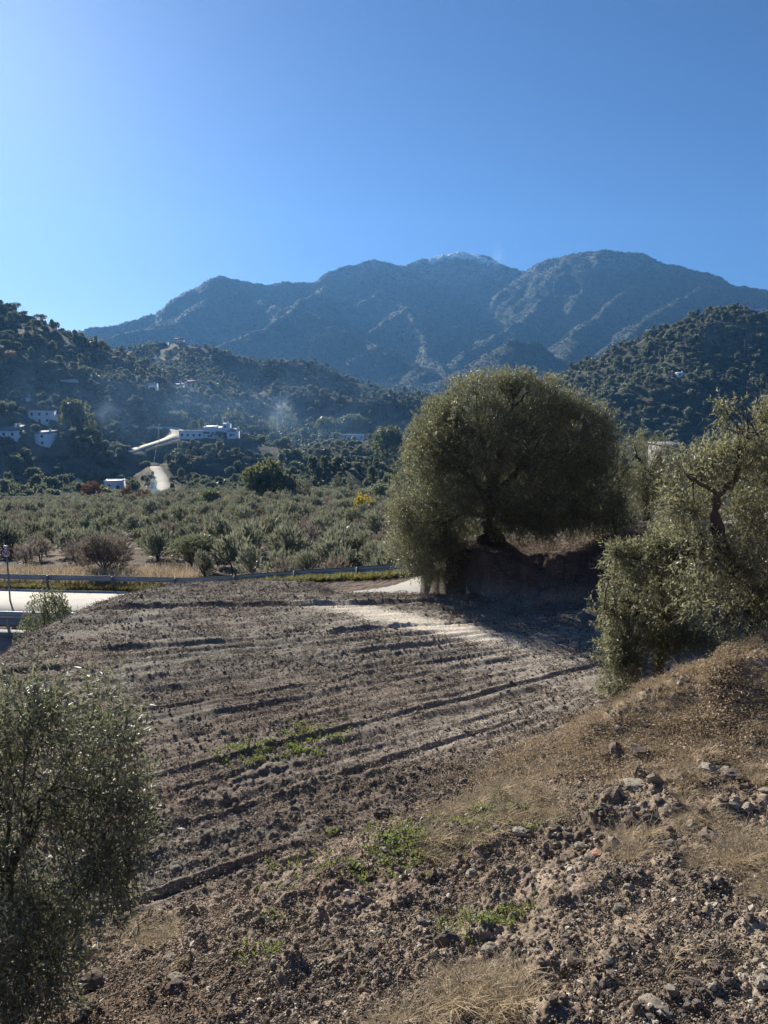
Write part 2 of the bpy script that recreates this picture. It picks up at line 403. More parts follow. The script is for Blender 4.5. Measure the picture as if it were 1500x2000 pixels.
M_soil = mat('tilled_soil', (.1, .08, .06), .95, .15, .45, 22.0, bump=.018, bscale=45, attr=True)
M_hill = mat('hillside_ground', (.1, .1, .06), .95, .1, .45, .12, bump=1.2, bscale=.22, attr=True, detail_n=8)
M_mtn = mat('mountain_ground', (.1, .1, .06), .95, .1, .45, .05, bump=2.2, bscale=.06, attr=True, detail_n=10)
M_bark = mat('olive_bark', (.09, .075, .06), .9, .2, .4, 6, bump=.02, bscale=30)
M_leafA = leafmat('olive_leaf_large', (.135, .148, .105), (.29, .30, .24), .45, .42, .5, .4, 2.5, tcol=(.31, .32, .16))
M_leafB = leafmat('olive_leaf_middle', (.150, .160, .115), (.31, .315, .26), .45, .45, .5, .35, 1.2, tcol=(.34, .34, .17))
M_leafC = leafmat('olive_leaf_left', (.125, .140, .105), (.29, .31, .26), .48, .36, .5, .3, 4, tcol=(.25, .27, .14))
M_grove = leafmat('grove_foliage', (.15, .16, .125), (.22, .225, .19), .5, .38, .4, .35, .6, objvar=.5, tcol=(.24, .25, .16))
M_grove2 = leafmat('grove_foliage_green', (.12, .135, .10), (.18, .19, .155), .5, .38, .4, .35, .6, objvar=.5, tcol=(.22, .235, .15))
M_bush = leafmat('bare_grey_bush', (.20, .17, .14), (.24, .21, .18), .6, .3, .3, .3, .6, objvar=.35, tcol=(.26, .22, .17))
M_wood = leafmat('hillside_foliage', (.15, .165, .11), (.18, .20, .14), .55, .32, .4, .35, .15, objvar=.55, tcol=(.25, .27, .15))
M_mscrub = leafmat('mountain_scrub_foliage', (.05, .06, .035), (.06, .07, .04), .7, .2, .3, .35, .15, objvar=.5, tcol=(.08, .10, .05))
M_euc = leafmat('eucalyptus_foliage', (.12, .14, .08), (.16, .18, .11), .6, .3, .3, .35, .3, tcol=(.24, .26, .10))
M_yel = leafmat('yellow_foliage', (.38, .30, .05), (.40, .32, .08), .6, .4, .3, .25, .5, tcol=(.55, .42, .05))
M_red = leafmat('rusty_foliage', (.12, .065, .04), (.14, .08, .06), .6, .3, .3, .25, .5, tcol=(.2, .10, .05))
M_dry = leafmat('dry_grass', (.50, .40, .26), (.52, .42, .28), .7, .35, .2, .3, 2, objvar=.3, tcol=(.50, .40, .26))
M_litter = leafmat('dry_leaf_litter', (.36, .28, .20), (.40, .33, .24), .7, .35, .2, .4, 3, objvar=.5, tcol=(.42, .32, .20))
M_weed = leafmat('green_weeds', (.15, .19, .07), (.17, .21, .09), .6, .4, .3, .3, 4, objvar=.5, tcol=(.30, .36, .08))
M_verge = leafmat('verge_grass', (.22, .22, .09), (.24, .23, .11), .6, .4, .3, .4, 1, objvar=.4, tcol=(.36, .34, .10))
M_rock = mat('pale_limestone', (.46, .40, .31), .85, .25, .25, 8, bump=.01, bscale=40, objvar=.25, col2=(.36, .30, .23))
M_rockd = mat('brown_stone', (.27, .21, .16), .9, .2, .3, 8, bump=.01, bscale=40, objvar=.25, col2=(.19, .15, .12))
M_clod = mat('soil_clod', (.23, .19, .155), .95, .12, .3, 10, bump=.008, bscale=70, objvar=.3)
M_clodd = mat('dark_soil_clod', (.12, .095, .075), .95, .12, .3, 10, objvar=.3)
M_grav = mat('pale_gravel', (.42, .37, .29), .85, .25, .3, 6, objvar=.45)
M_asph = mat('road_asphalt', (.29, .27, .235), .8, .35, .18, 1.2, bump=.004, bscale=60)
M_line = mat('road_paint', (.75, .75, .72), .6, .3, .15, 4)
M_galv = mat('galvanised_steel', (.42, .44, .45), .45, .5, .12, 3, metal=.55)
M_galvd = mat('dull_steel', (.22, .23, .24), .6, .4, .15, 3, metal=.3)
M_conc = mat('concrete', (.30, .29, .27), .9, .2, .2, 2, bump=.01, bscale=20)
M_white = mat('whitewash', (.90, .90, .88), .85, .2, .06, .6)
M_cream = mat('cream_plaster', (.55, .50, .42), .85, .2, .1, .6)
M_tile = mat('clay_tiles', (.28, .15, .09), .85, .2, .25, 1.5)
M_greyr = mat('grey_roofing', (.22, .22, .22), .8, .2, .2, 1)
M_glass = mat('window_glass', (.03, .035, .045), .15, .5, .1, 1)
M_shut = mat('dark_joinery', (.06, .045, .035), .6, .3, .2, 2)
M_dirt = mat('sunlit_track_dirt', (.62, .55, .43), .95, .1, .15, .3, bump=.03, bscale=3)  # pale dirt, its colour raised to stand in for glancing sun
M_net = mat('green_netting', (.08, .42, .30), .7, .3, .15, 1)
M_red2 = mat('sign_red_shaded', (.22, .02, .02), .45, .4, .05, 3)  # rim red, darkened in the colour to stand for its shade
M_swhite = mat('sign_white', (.80, .80, .80), .45, .4, .04, 3)
M_black = mat('sign_black', (.015, .015, .015), .5, .4, .05, 3)
M_pole = mat('weathered_pole', (.30, .28, .25), .8, .3, .15, 1)
M_wire = mat('cable', (.25, .25, .25), .6, .3, .05, 1)

# ------------------------------------------------------------------ ground sheets
def grid_faces(nr, nc, wrap=True):
    i = np.arange(nr - 1)[:, None]; j = np.arange(nc if wrap else nc - 1)[None, :]; j2 = (j + 1) % nc
    return np.stack([i * nc + j, i * nc + j2, (i + 1) * nc + j2, (i + 1) * nc + j], -1).reshape(-1, 4)
def azimuths(fine, lim, coarse):
    f = np.arange(-lim, lim + 1e-6, fine); c = np.linspace(lim, 360 - lim, coarse + 2)[1:-1]
    return np.radians(np.concatenate([f, c]))

def build_near():
    az = azimuths(0.072, 34, 90)[::-1]
    # rows follow the perspective of a 4 m high eye
    ang = np.linspace(math.atan(1.0 / 2.2 * 4), math.atan(4 / 27.0), 860)
    R = 4 / np.tan(ang); R = np.concatenate([[0.05, .6, 1.2, 1.8], R])
    X = R[:, None] * np.sin(az)[None, :]; Y = R[:, None] * np.cos(az)[None, :]
    x = X.ravel(); y = Y.ravel()
    z0 = near_base(x, y); dz, inb, packed, c = detail(x, y)
    fade = 1 - sstep(24.5, 27, np.hypot(x, y))
    z = z0 + dz * fade
    # colours: grey brown tilled soil, paler packed soil, brown bank
    n1 = fbm(x / 2.2, y / 2.2, 4, 101); n2 = fbm(x / .25, y / .25, 3, 103)
    soil = np.array([.208, .184, .148]); pale = np.array([.40, .345, .28]); bank = np.array([.33, .255, .185]); red = np.array([.17, .105, .072])
    bt = np.clip(.35 + .9 * fbm(x / 3.1 + 5, c * .8, 3, 115) + .06 * (12 - y), 0, 1)[:, None]
    colr = (soil[None] * (1 - bt) + np.array([.205, .152, .110])[None] * bt) * (1 + .30 * n1[:, None] + .25 * n2[:, None])
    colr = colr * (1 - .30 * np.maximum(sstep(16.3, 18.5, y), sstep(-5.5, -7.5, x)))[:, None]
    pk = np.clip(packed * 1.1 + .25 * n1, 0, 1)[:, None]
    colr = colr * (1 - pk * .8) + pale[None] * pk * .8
    st = sstep(.25, .6, fbm(x / .9, furrow_c(x, y) * 3.0, 3, 109))[:, None] * (1 - inb[:, None]) * .5
    colr = colr * (1 - st) + pale[None] * .85 * st
    colr = colr * (1 - inb[:, None]) + (bank[None] * (1 + .35 * n1[:, None] + .3 * n2[:, None])) * inb[:, None]
    fs = (inb * sstep(.9, 2.0, x + .4 * n1) * (1 - sstep(3.6, 4.6, y - .5 * x * .3)))[:, None] * .5
    colr = colr * (1 - fs) + np.array([.46, .385, .29])[None] * (1 + .3 * n2[:, None]) * fs
    rd = sstep(.15, .5, fbm(x / 1.5 + 9, y / 1.5, 3, 107))[:, None] * inb[:, None] * .55
    colr = colr * (1 - rd) + red[None] * rd
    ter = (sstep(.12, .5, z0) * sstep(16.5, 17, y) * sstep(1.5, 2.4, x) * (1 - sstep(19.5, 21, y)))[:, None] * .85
    colr = colr * (1 - ter) + np.array([.125, .085, .065])[None] * (1 + .5 * n2[:, None]) * ter  # brown terrace soil, with the olive's shade put into the colour
    # sun glare painted as pale soil beside the tree shade
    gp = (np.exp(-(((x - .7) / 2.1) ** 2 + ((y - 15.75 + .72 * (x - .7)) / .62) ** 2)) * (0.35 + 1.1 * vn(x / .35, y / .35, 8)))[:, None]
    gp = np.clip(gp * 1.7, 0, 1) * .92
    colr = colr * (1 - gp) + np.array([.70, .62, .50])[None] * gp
    V = np.stack([x, y, z], 1)
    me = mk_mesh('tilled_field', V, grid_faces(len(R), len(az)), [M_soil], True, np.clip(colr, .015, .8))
    link('ground', me, kind='structure')
build_near()

def veg_mask(x, y):
    return fbm(x / 35, y / 35, 4, 201)
def build_far():
    az = azimuths(0.085, 37, 110)[::-1]
    R = np.concatenate([np.geomspace(26.2, 200, 230)[:-1], np.geomspace(200, 1350, 300)[:-1], np.geomspace(1350, 4300, 330)[:-1], np.geomspace(4300, 9000, 14)])
    X = R[:, None] * np.sin(az)[None, :]; Y = R[:, None] * np.cos(az)[None, :]
    x = X.ravel(); y = Y.ravel(); r = np.hypot(x, y)
    z = np.empty(len(x))
    for k in range(0, len(x), 120000): z[k:k + 120000] = H(x[k:k + 120000], y[k:k + 120000])
    z = z + (1 - sstep(60, 200, r)) * .12 * fbm(x / 1.2, y / 1.2, 4, 3) * (np.abs(y - yroad(x)) > ROAD_W + .3)
    z[r < 27] -= 0.05
    n1 = fbm(x / 90, y / 90, 4, 301); n2 = fbm(x / 14, y / 14, 4, 303); n3 = fbm(x / 320, y / 320, 3, 305)
    rh = (sstep(110, 160, x) * sstep(420, 480, r) * (r < 1300))
    n1 = n1 - .45 * rh; n2 = n2 - .15 * rh
    green = np.array([.085, .088, .055]); brown = np.array([.20, .155, .115]); pale = np.array([.34, .29, .21])
    t = sstep(-.25, .45, n1 + .7 * n2)[:, None]
    colr = green[None] * (1 - t) + brown[None] * t
    t2 = (sstep(.45, .8, n2 + .4 * n3))[:, None] * .6
    colr = colr * (1 - t2) + pale[None] * t2
    grove = (1 - sstep(190, 260, r))[:, None]
    gcol = np.array([.145, .11, .085])[None] * (1 + .4 * fbm(x / 5, y / 5, 3, 307)[:, None])
    colr = colr * (1 - grove) + gcol * grove
    px = 750 + FPX * (x / np.maximum(y, 1) ) * .99
    def rows(a, b): return a * len(az), (b + 1) * len(az)
    Z = z.reshape(X.shape)
    # mountain: bare limestone where it is steep near the two summits
    gr = np.hypot(np.gradient(Z, axis=0) / np.gradient(R)[:, None], 0).ravel()
    summit = (sstep(420, 560, z) * (r > 2200))
    cl = (summit * sstep(.45, .85, np.abs(gr) + .35 * n2))[:, None] * .8
    colr = colr * (1 - cl) + np.array([.27, .255, .235])[None] * cl
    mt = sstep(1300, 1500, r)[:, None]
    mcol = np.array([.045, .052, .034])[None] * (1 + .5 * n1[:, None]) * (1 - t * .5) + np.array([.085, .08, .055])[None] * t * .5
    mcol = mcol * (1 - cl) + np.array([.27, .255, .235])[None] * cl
    warm = np.exp(-(((px - 815) / 75) ** 2 + ((r - 2350) / 330) ** 2))[:, None] * .35
    mcol = mcol * (1 - warm) + np.array([.26, .21, .13])[None] * warm
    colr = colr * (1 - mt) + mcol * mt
    V = np.stack([x, y, z], 1); colr = np.clip(colr, .012, .8)
    nc = len(az)
    k1 = int(np.argmax(R > 200)); k2 = int(np.argmax(R > 1350))
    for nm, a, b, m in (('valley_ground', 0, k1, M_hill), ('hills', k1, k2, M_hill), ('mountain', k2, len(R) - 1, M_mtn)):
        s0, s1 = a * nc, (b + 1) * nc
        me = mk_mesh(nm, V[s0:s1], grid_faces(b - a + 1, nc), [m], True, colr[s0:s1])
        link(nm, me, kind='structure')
build_far()

# ------------------------------------------------------------------ country road
def ribbon(name, pts, half, mat_, up=0.0, **kw):
    pts = np.asarray(pts, float); t = np.gradient(pts, axis=0); t[:, 2] = 0; t /= np.linalg.norm(t, axis=1)[:, None]
    n = np.stack([t[:, 1], -t[:, 0], 0 * t[:, 0]], 1)
    half = np.broadcast_to(np.asarray(half, float), (len(pts),))[:, None]
    A = pts + n * half; B = pts - n * half; A[:, 2] += up; B[:, 2] += up
    C = B.copy(); C[:, 2] -= .25; D = A.copy(); D[:, 2] -= .25
    V = np.concatenate([A, B, C, D]); k = len(pts); i = np.arange(k - 1)
    Q = np.concatenate([np.stack([i + a * k, i + 1 + a * k, i + 1 + b * k, i + b * k], 1) for a, b in ((0, 1), (1, 2), (2, 3), (3, 0))])
    return link(name, mk_mesh(name, V, Q, [mat_], False), **kw)
xs = np.linspace(-60, 40, 260)
rp = np.stack([xs, yroad(xs), zroad(xs)], 1)
for q in range(30):      # soften the polyline
    rp[1:-1] = (rp[:-2] + 2 * rp[1:-1] + rp[2:]) / 4
ribbon('road', rp, ROAD_W - .1, M_asph, .05, kind='structure')
def offs(pts, d):
    t = np.gradient(pts, axis=0); t[:, 2] = 0; t /= np.linalg.norm(t, axis=1)[:, None]
    return pts + np.stack([-t[:, 1], t[:, 0], 0 * t[:, 0]], 1) * d
for sgn in (1,):
    e = offs(rp, sgn * 3.05)
    V = np.concatenate([offs(e, .06), offs(e, -.06)]); V[:, 2] += .054; k = len(e); i = np.arange(k - 1)
    link('road_edge_line', mk_mesh('road_edge_line', V, np.stack([i + k, i + 1 + k, i + 1, i], 1), [M_line]), kind='structure')

# ------------------------------------------------------------------ guardrails
def guardrail(label, pts, post_step, side, base_drop=.75):
    """W-beam crash barrier along pts (top line of the beam)"""
    pts = np.asarray(pts, float)
    c = pts.mean(0); root = thing('guardrail', label, 'guardrail', tuple(c)); pts = pts - c
    t = np.gradient(pts, axis=0); t[:, 2] = 0; t /= np.linalg.norm(t, axis=1)[:, None]
    n = np.stack([t[:, 1], -t[:, 0], 0 * t[:, 0]], 1) * side
    prof = [(0, 0), (.035, -.02), (.08, -.07), (.08, -.10), (.02, -.14), (.02, -.17), (.08, -.21), (.08, -.24), (.035, -.29), (0, -.31)]
    V = []
    for th in (0, .006):
        for o, dz in prof: V.append(pts + n * (o + th) + np.array([0, 0, dz]))
    m = len(prof); k = len(pts); V = np.stack(V)
    i = np.arange(k - 1)
    Q = []
    for a in range(2 * m):
        b = a + 1
        if a == m - 1 or a == 2 * m - 1: continue
        Q.append(np.stack([a * k + i, a * k + i + 1, b * k + i + 1, b * k + i], 1))
    Q.append(np.stack([i, i + 1, m * k + i + 1, m * k + i], 1)); Q.append(np.stack([(m - 1) * k + i, (m - 1) * k + i + 1, (2 * m - 1) * k + i + 1, (2 * m - 1) * k + i], 1))
    link('beam', mk_mesh('beam', V.reshape(-1, 3), np.concatenate(Q), [M_galv]), root)
    s = np.concatenate([[0], np.cumsum(np.linalg.norm(np.diff(pts, axis=0), axis=1))])
    for d in np.arange(post_step * .5, s[-1], post_step):
        p = np.array([np.interp(d, s, pts[:, q]) for q in range(3)]); nn = np.array([np.interp(d, s, n[:, q]) for q in range(3)])
        p = p - nn * .09
        mb = MB(); mb.box(-.06, .06, -.03, .03, -base_drop - .35, -.03); mb.box(-.03, .03, .03, .085 if side else .085, -.25, -.05)
        o = part('post', mb, M_galvd, root); o.location = p; o.rotation_euler = (0, 0, math.atan2(nn[0], -nn[1]) + math.pi)
far_r = offs(rp, 4.0); far_r = far_r[(far_r[:, 0] > -34) & (far_r[:, 0] < 26)]
far_r = far_r + np.array([0, 0, .78])
guardrail('long galvanised crash barrier on the far side of the road', far_r, 4.0, -1)
nr = offs(rp, -4.3); nr = nr[(nr[:, 0] > -32) & (nr[:, 0] < -11.0)] + np.array([0, 0, .95])
guardrail('short shaded crash barrier on the near side of the road above the wall', nr, 4.0, 1, .95)

# retaining wall under the near verge
wl = offs(rp, -5.0); wl = wl[(wl[:, 0] > -32) & (wl[:, 0] < -11.5)]
c0 = wl.mean(0); root = thing('retaining_wall', 'concrete retaining wall in shade below the road on the left', 'wall', tuple(c0))
wl = wl - c0; mbw = MB(); k = len(wl); A = offs(wl, .3); Bm = offs(wl, -.2)
V = np.concatenate([A + [0, 0, .02], Bm + [0, 0, .02], Bm - [0, 0, 2.4], A - [0, 0, 2.4]]); i = np.arange(k - 1)
mbw.add(V, np.concatenate([np.stack([i + a * k, i + 1 + a * k, i + 1 + b * k, i + b * k], 1) for a, b in ((0, 1), (1, 2), (2, 3), (3, 0))]))
part('wall', mbw, M_conc, root)
mbc = MB(); A = offs(wl, .36); Bm = offs(wl, -.27)
V = np.concatenate([A + [0, 0, .16], Bm + [0, 0, .16], Bm + [0, 0, .023], A + [0, 0, .023]])
mbc.add(V, np.concatenate([np.stack([i + a * k, i + 1 + a * k, i + 1 + b * k, i + b * k], 1) for a, b in ((0, 1), (1, 2), (2, 3), (3, 0))]))
part('coping', mbc, M_conc, root)

# ------------------------------------------------------------------ speed limit sign
def seven_seg(): pass
sp = P(13, 1080, 39.6)
root = thing('speed_limit_sign', 'round red and white 50 speed limit sign beside the road', 'road sign', (sp[0], sp[1], float(zroad(sp[0]))))
zt = sp[2] - float(zroad(sp[0]))
mb = MB(); mb.cyl(0, 0, -.3, zt + .05, .045, 10); part('pole', mb, M_galvd, root, True)
def disc(mb, r0, r1, y, th, k=32):
    a = np.arange(k) / k * 2 * math.pi; V = []
    for yy in (y, y + th):
        for r in (r0, r1): V += [(r * math.cos(q), yy, zt + r * math.sin(q)) for q in a]
    Q = []
    for q in range(k):
        q2 = (q + 1) % k
        Q += [(q, q2, k + q2, k + q), (2 * k + q, 3 * k + q, 3 * k + q2, 2 * k + q2), (k + q, k + q2, 3 * k + q2, 3 * k + q), (q, 2 * k + q, 2 * k + q2, q2)]
    mb.add(V, Q)
mb = MB(); disc(mb, .001, .215, -.075, .02); plate = part('face', mb, M_swhite, root)
mb = MB(); disc(mb, .215, .28, -.079, .026); part('rim', mb, M_red2, root)
mb = MB(); mb.box(-.09, .09, -.09, -.02, zt + .33, zt + .42); part('cap', mb, M_swhite, root)
def strokes(mb, pts, w, y):
    pts = [np.array(p, float) for p in pts]
    for a, b in zip(pts[:-1], pts[1:]):
        d = (b - a) / (np.linalg.norm(b - a) + 1e-9); n_ = np.array([-d[1], d[0]]) * w / 2; e = d * w * .35
        c = [a - e - n_, b + e - n_, b + e + n_, a - e + n_]
        V = [(p[0], y, zt + p[1]) for p in c] + [(p[0], y + .006, zt + p[1]) for p in c]
        mb.add(V, [(0, 1, 2, 3), (7, 6, 5, 4), (0, 4, 5, 1), (1, 5, 6, 2), (2, 6, 7, 3), (3, 7, 4, 0)])
mb = MB()
strokes(mb, [(-.03, .10), (-.13, .10), (-.14, .015), (-.08, .03), (-.035, .0), (-.03, -.05), (-.07, -.10), (-.14, -.085)], .035, -.083)
strokes(mb, [(.085 + .055 * math.cos(q), .105 * math.sin(q)) for q in np.linspace(0, 2 * math.pi, 17)], .035, -.083)
link('numerals', mb.mesh('numerals', M_black), plate)

# ------------------------------------------------------------------ leaves and trees
def norm(a): return a / (np.linalg.norm(a, axis=-1, keepdims=True) + 1e-9)
def leaf_mesh(name, base, d, nrm, L, W, mat_, hexa=True, stems=None, stem_mat=None):
    n = len(base); s = norm(np.cross(d, nrm)); L = L[:, None]; W = W[:, None]
    if hexa:
        nn = norm(np.cross(s, d))
        P_ = [base, base + d * L * .3 + s * W, base + d * L * .68 + s * W * .85 - nn * L * .03, base + d * L - nn * L * .08, base + d * L * .68 - s * W * .85 - nn * L * .03, base + d * L * .3 - s * W]
    else:
        P_ = [base, base + d * L * .45 + s * W, base + d * L, base + d * L * .45 - s * W]
    k = len(P_); V = np.stack(P_, 1).reshape(-1, 3); F = np.arange(n * k).reshape(n, k)
    return V, F
def twigs_to_leaves(o, dirs, length, nl, L0, W0, droop=.25, spread=.9):
    """opposite leaf pairs along curved twigs; o,dirs (T,3)"""
    T = len(o); t = (np.arange(nl) + .5) / nl
    t = t[None, :] + (rng.random((T, nl)) - .5) / nl
    len_ = length[:, None]
    pos = o[:, None, :] + dirs[:, None, :] * (t * len_)[..., None]
    pos[..., 2] -= (droop * len_ * t * t)
    dd = np.repeat(dirs[:, None, :], nl, 1).copy(); dd[..., 2] -= (2 * droop * t); dd = norm(dd)
    rnd = rng.normal(size=(T, nl, 3)); side = norm(np.cross(dd, rnd))
    ld = norm(dd * (.9 - .2 * rng.random((T, nl, 1))) + side * spread * (.5 + rng.random((T, nl, 1))))
    nrm = norm(rng.normal(size=(T, nl, 3)) * .7 + np.array([0, 0, 1.]))
    pos = pos.reshape(-1, 3); ld = ld.reshape(-1, 3); nrm = nrm.reshape(-1, 3); m = len(pos)
    L = L0 * (.65 + .6 * rng.random(m)); W = W0 * (.7 + .5 * rng.random(m))
    return pos, ld, nrm, L, W
def twig_tubes(mb, o, dirs, length, rad, droop):
    T = len(o); t = np.array([-.15, .45, .95])
    C = o[:, None, :] + dirs[:, None, :] * (t[None, :] * length[:, None])[..., None]
    C[..., 2] -= droop * length[:, None] * (t * t)[None, :]
    a = norm(np.cross(dirs, rng.normal(size=(T, 3)))); b = np.cross(dirs, a)
    R = rad * np.array([1, .75, .35])
    V = np.stack([C + R[None, :, None] * (math.cos(q) * a + math.sin(q) * b)[:, None, :] for q in (0, 2.094, 4.189)], 2)  # T,3,3ring
    V = V.reshape(T, 9, 3)
    f = []
    for i_ in range(2):
        for j in range(3):
            j2 = (j + 1) % 3; f.append((i_ * 3 + j, i_ * 3 + j2, i_ * 3 + 3 + j2, i_ * 3 + 3 + j))
    F = (np.array(f)[None] + (np.arange(T) * 9)[:, None, None]).reshape(-1, 4)
    mb.add(V.reshape(-1, 3), F)
def curve_pts(a, b, n, sag, wob):
    a = np.array(a, float); b = np.array(b, float); t = np.linspace(0, 1, n)[:, None]
    L = np.linalg.norm(b - a); p = a + (b - a) * t
    p[:, 2] += (sag * L * np.sin(np.pi * t[:, 0]))
    w = np.cumsum(rng.normal(size=(n, 3)) * wob * L / n, axis=0) * np.sin(np.pi * t)
    return p + w
def in_blobs(blobs, n, shell=.45):
    """points in a union of ellipsoids, biased to the skin. blobs: (x,y,z,rx,ry,rz[,weight])"""
    B = np.array([b[:6] for b in blobs], float); wt = np.array([(b[6] if len(b) > 6 else 1.0) * (b[3] * b[4] * b[5]) ** .67 for b in blobs]); wt /= wt.sum()
    k = rng.choice(len(B), n, p=wt); u = norm(rng.normal(size=(n, 3))); r = rng.random(n) ** (1 / 3.); r = np.where(rng.random(n) < shell, 1 - (1 - r) * .35, r)
    lump = 1 + .10 * np.sin(u[:, 0] * 7 + k) * np.sin(u[:, 2] * 6 + 2 * k) + .07 * np.sin(u[:, 1] * 11 + k * 3)
    off = u * (r * lump)[:, None] * B[k, 3:6]
    return B[k, :3] + off, norm(u / B[k, 3:6] * B[k, 3:6].mean(1)[:, None]), r

def olive(label, base, trunk, limbs, blobs, T, nl, L0, W0, tl, lmat, zmin=None, droop=.2, hexa=True, group=None, twigr=.004, updir=.6, shell=.45, keep=None, gap=(.26, .55, .22)):
    root = thing('olive_tree', label, 'olive tree', base, group=group); b0 = np.array(base)
    mb = MB()
    for pts, rad in trunk:
        pts = np.array(pts, float)
        tt = np.linspace(0, 1, len(pts)); q = np.linspace(0, 1, len(pts) * 4)
        fine = np.stack([np.interp(q, tt, pts[:, c]) for c in range(3)], 1); rr = np.interp(q, tt, rad)
        fine[1:-1] += rng.normal(size=(len(fine) - 2, 3)) * rr[1:-1, None] * .18
        mb.tube(fine - b0, rr * (1 + .12 * rng.normal(size=len(rr))), 12, .35)
    part('trunk', mb, M_bark, root, True)
    mbb = MB(); ends = []
    for a, b, r in limbs:
        p = curve_pts(a, b, 9, .10, .35); mbb.tube(p - b0, np.linspace(r, r * .35, 9), 8, .25); ends.append((p, r))
    nb = []
    for p, r in ends:
        for _ in range(7):
            s_ = p[rng.integers(3, 9)]; q = min(range(len(blobs)), key=lambda i_: np.linalg.norm(np.array(blobs[i_][:3]) - p[-1]) + rng.random() * 1.5)
            bl = blobs[q]; u = norm(rng.normal(size=3)); e = np.array(bl[:3]) + u * np.array(bl[3:6]) * .75
            pp = curve_pts(s_, e, 7, .08, .4); mbb.tube(pp - b0, np.linspace(r * .35, r * .08, 7), 5, .2); nb.append(pp)
    part('branches', mbb, M_bark, root, True)
    o, u, r = in_blobs(blobs, T, shell)
    if zmin is not None: 
        zz = zmin(o[:, 0], o[:, 1]); m = o[:, 2] > zz + .08; o, u, r = o[m], u[m], r[m]
    if keep is not None:
        m = keep(o); o, u, r = o[m], u[m], r[m]
    # clumping: keep more where a noise of position is high
    cl = vn(o[:, 0] * 2.6 / tl * .4 + 50, o[:, 2] * 2.6 / tl * .4, 5) * .5 + vn(o[:, 1] * 2.6 / tl * .4 + 9, o[:, 2] * 2.2 / tl * .4 + 3, 6) * .5
    m = rng.random(len(o)) < sstep(gap[0], gap[1], cl) + gap[2]; o, u, r = o[m], u[m], r[m]
    up = np.where(u[:, 2:3] > -.1, updir, -.25)
    dirs = norm(u * .65 + rng.normal(size=u.shape) * .42 + up * np.array([0, 0, 1.]))
    ln = tl * (.6 + .8 * rng.random(len(o))) * np.where(rng.random(len(o)) < .07, 1.7, 1.0)
    o = o - dirs * ln[:, None] * .5
    pos, ld, nn, L, W = twigs_to_leaves(o, dirs, ln, nl, L0, W0, droop)
    V, F = leaf_mesh('l', pos, ld, nn, L, W, lmat, hexa)
    cr = link('crown', mk_mesh('crown', V - b0, F, [lmat]), root)
    mt = MB(); twig_tubes(mt, o - b0, dirs, ln, twigr, droop); link('twigs', mt.mesh('twigs', M_bark), cr)
    return root

def gz(x, y): return float(near_base(np.array([x]), np.array([y]))[0])
def wblobs(lst):    # (px,py,D, half width px, half height px, depth m)
    out = []
    for b in lst:
        px, py, D, hw, hh, dm = b[:6]; p = P(px, py, D); k = D / FPX
        out.append((p[0], p[1], p[2], hw * k, dm, hh * k) + tuple(b[6:]))
    return out

# the big olive on the bank
tb = P(958, 1085, 19.4); tb = (tb[0], tb[1], gz(tb[0], tb[1]) - .1)
Pt = lambda a, b, c: P(a, b, c)
olive('large round olive tree on the shaded earth bank beyond the field', tb,
      [([tb, Pt(962, 1062, 19.4), Pt(955, 1010, 19.4), Pt(958, 960, 19.4), Pt(975, 900, 19.3)], [.34, .23, .19, .16, .12])],
      [(Pt(957, 1000, 19.4), Pt(860, 900, 19.2), .10), (Pt(958, 980, 19.4), Pt(1090, 880, 19.6), .11), (Pt(957, 950, 19.4), Pt(930, 800, 19.6), .09),
       (Pt(975, 900, 19.3), Pt(1020, 780, 19.0), .09), (Pt(957, 1010, 19.4), Pt(850, 1030, 18.8), .07), (Pt(960, 1000, 19.4), Pt(1120, 980, 19.2), .07)],
      wblobs([(985, 870, 19.5, 165, 138, 2.0), (900, 880, 19.2, 105, 120, 1.7), (1070, 890, 19.6, 120, 120, 1.8), (930, 790, 19.5, 75, 62, 1.2), (1045, 790, 19.5, 70, 62, 1.2, 1.2), (1000, 750, 19.4, 40, 30, .7),
              (1135, 860, 19.6, 70, 85, 1.3), (840, 960, 19.4, 80, 120, 1.3), (815, 1040, 19.4, 58, 85, 1.2, 1.2), (880, 1010, 19.6, 65, 80, 1.1), (1030, 960, 18.8, 95, 75, 1.4),
              (1120, 960, 19.3, 90, 70, 1.3), (1180, 940, 19.8, 50, 75, 1.0), (1000, 1010, 18.6, 45, 35, .8, .6), (850,850,19.2,50,70,1.0), (780,1010,18.7,28,45,.6,.7), (845,1080,19.3,62,52,1.0,1.5), (905,1055,19.9,50,48,.9,1.2), (960,900,18.3,110,120,.9,1.2), (1060,1000,18.6,80,50,.9,1), (1170,1000,19.5,55,50,.9,1), (1040,1030,18.6,60,28,.6,.7), (1110,1022,18.9,90,26,.9,.9), (1000,1035,18.8,36,22,.5,.5), (1195,1010,19.5,46,42,.8,.9), (985,735,19.5,28,18,.4,.5), (870,812,19.3,30,26,.5,.5), (1120,790,19.6,34,26,.5,.5), (1170,850,19.7,34,34,.5,.6)]),
      30000, 15, .062, .0085, .34, M_leafA, zmin=lambda x, y: near_base(x, y), droop=.15, hexa=False, twigr=.003, updir=.7, shell=.5)

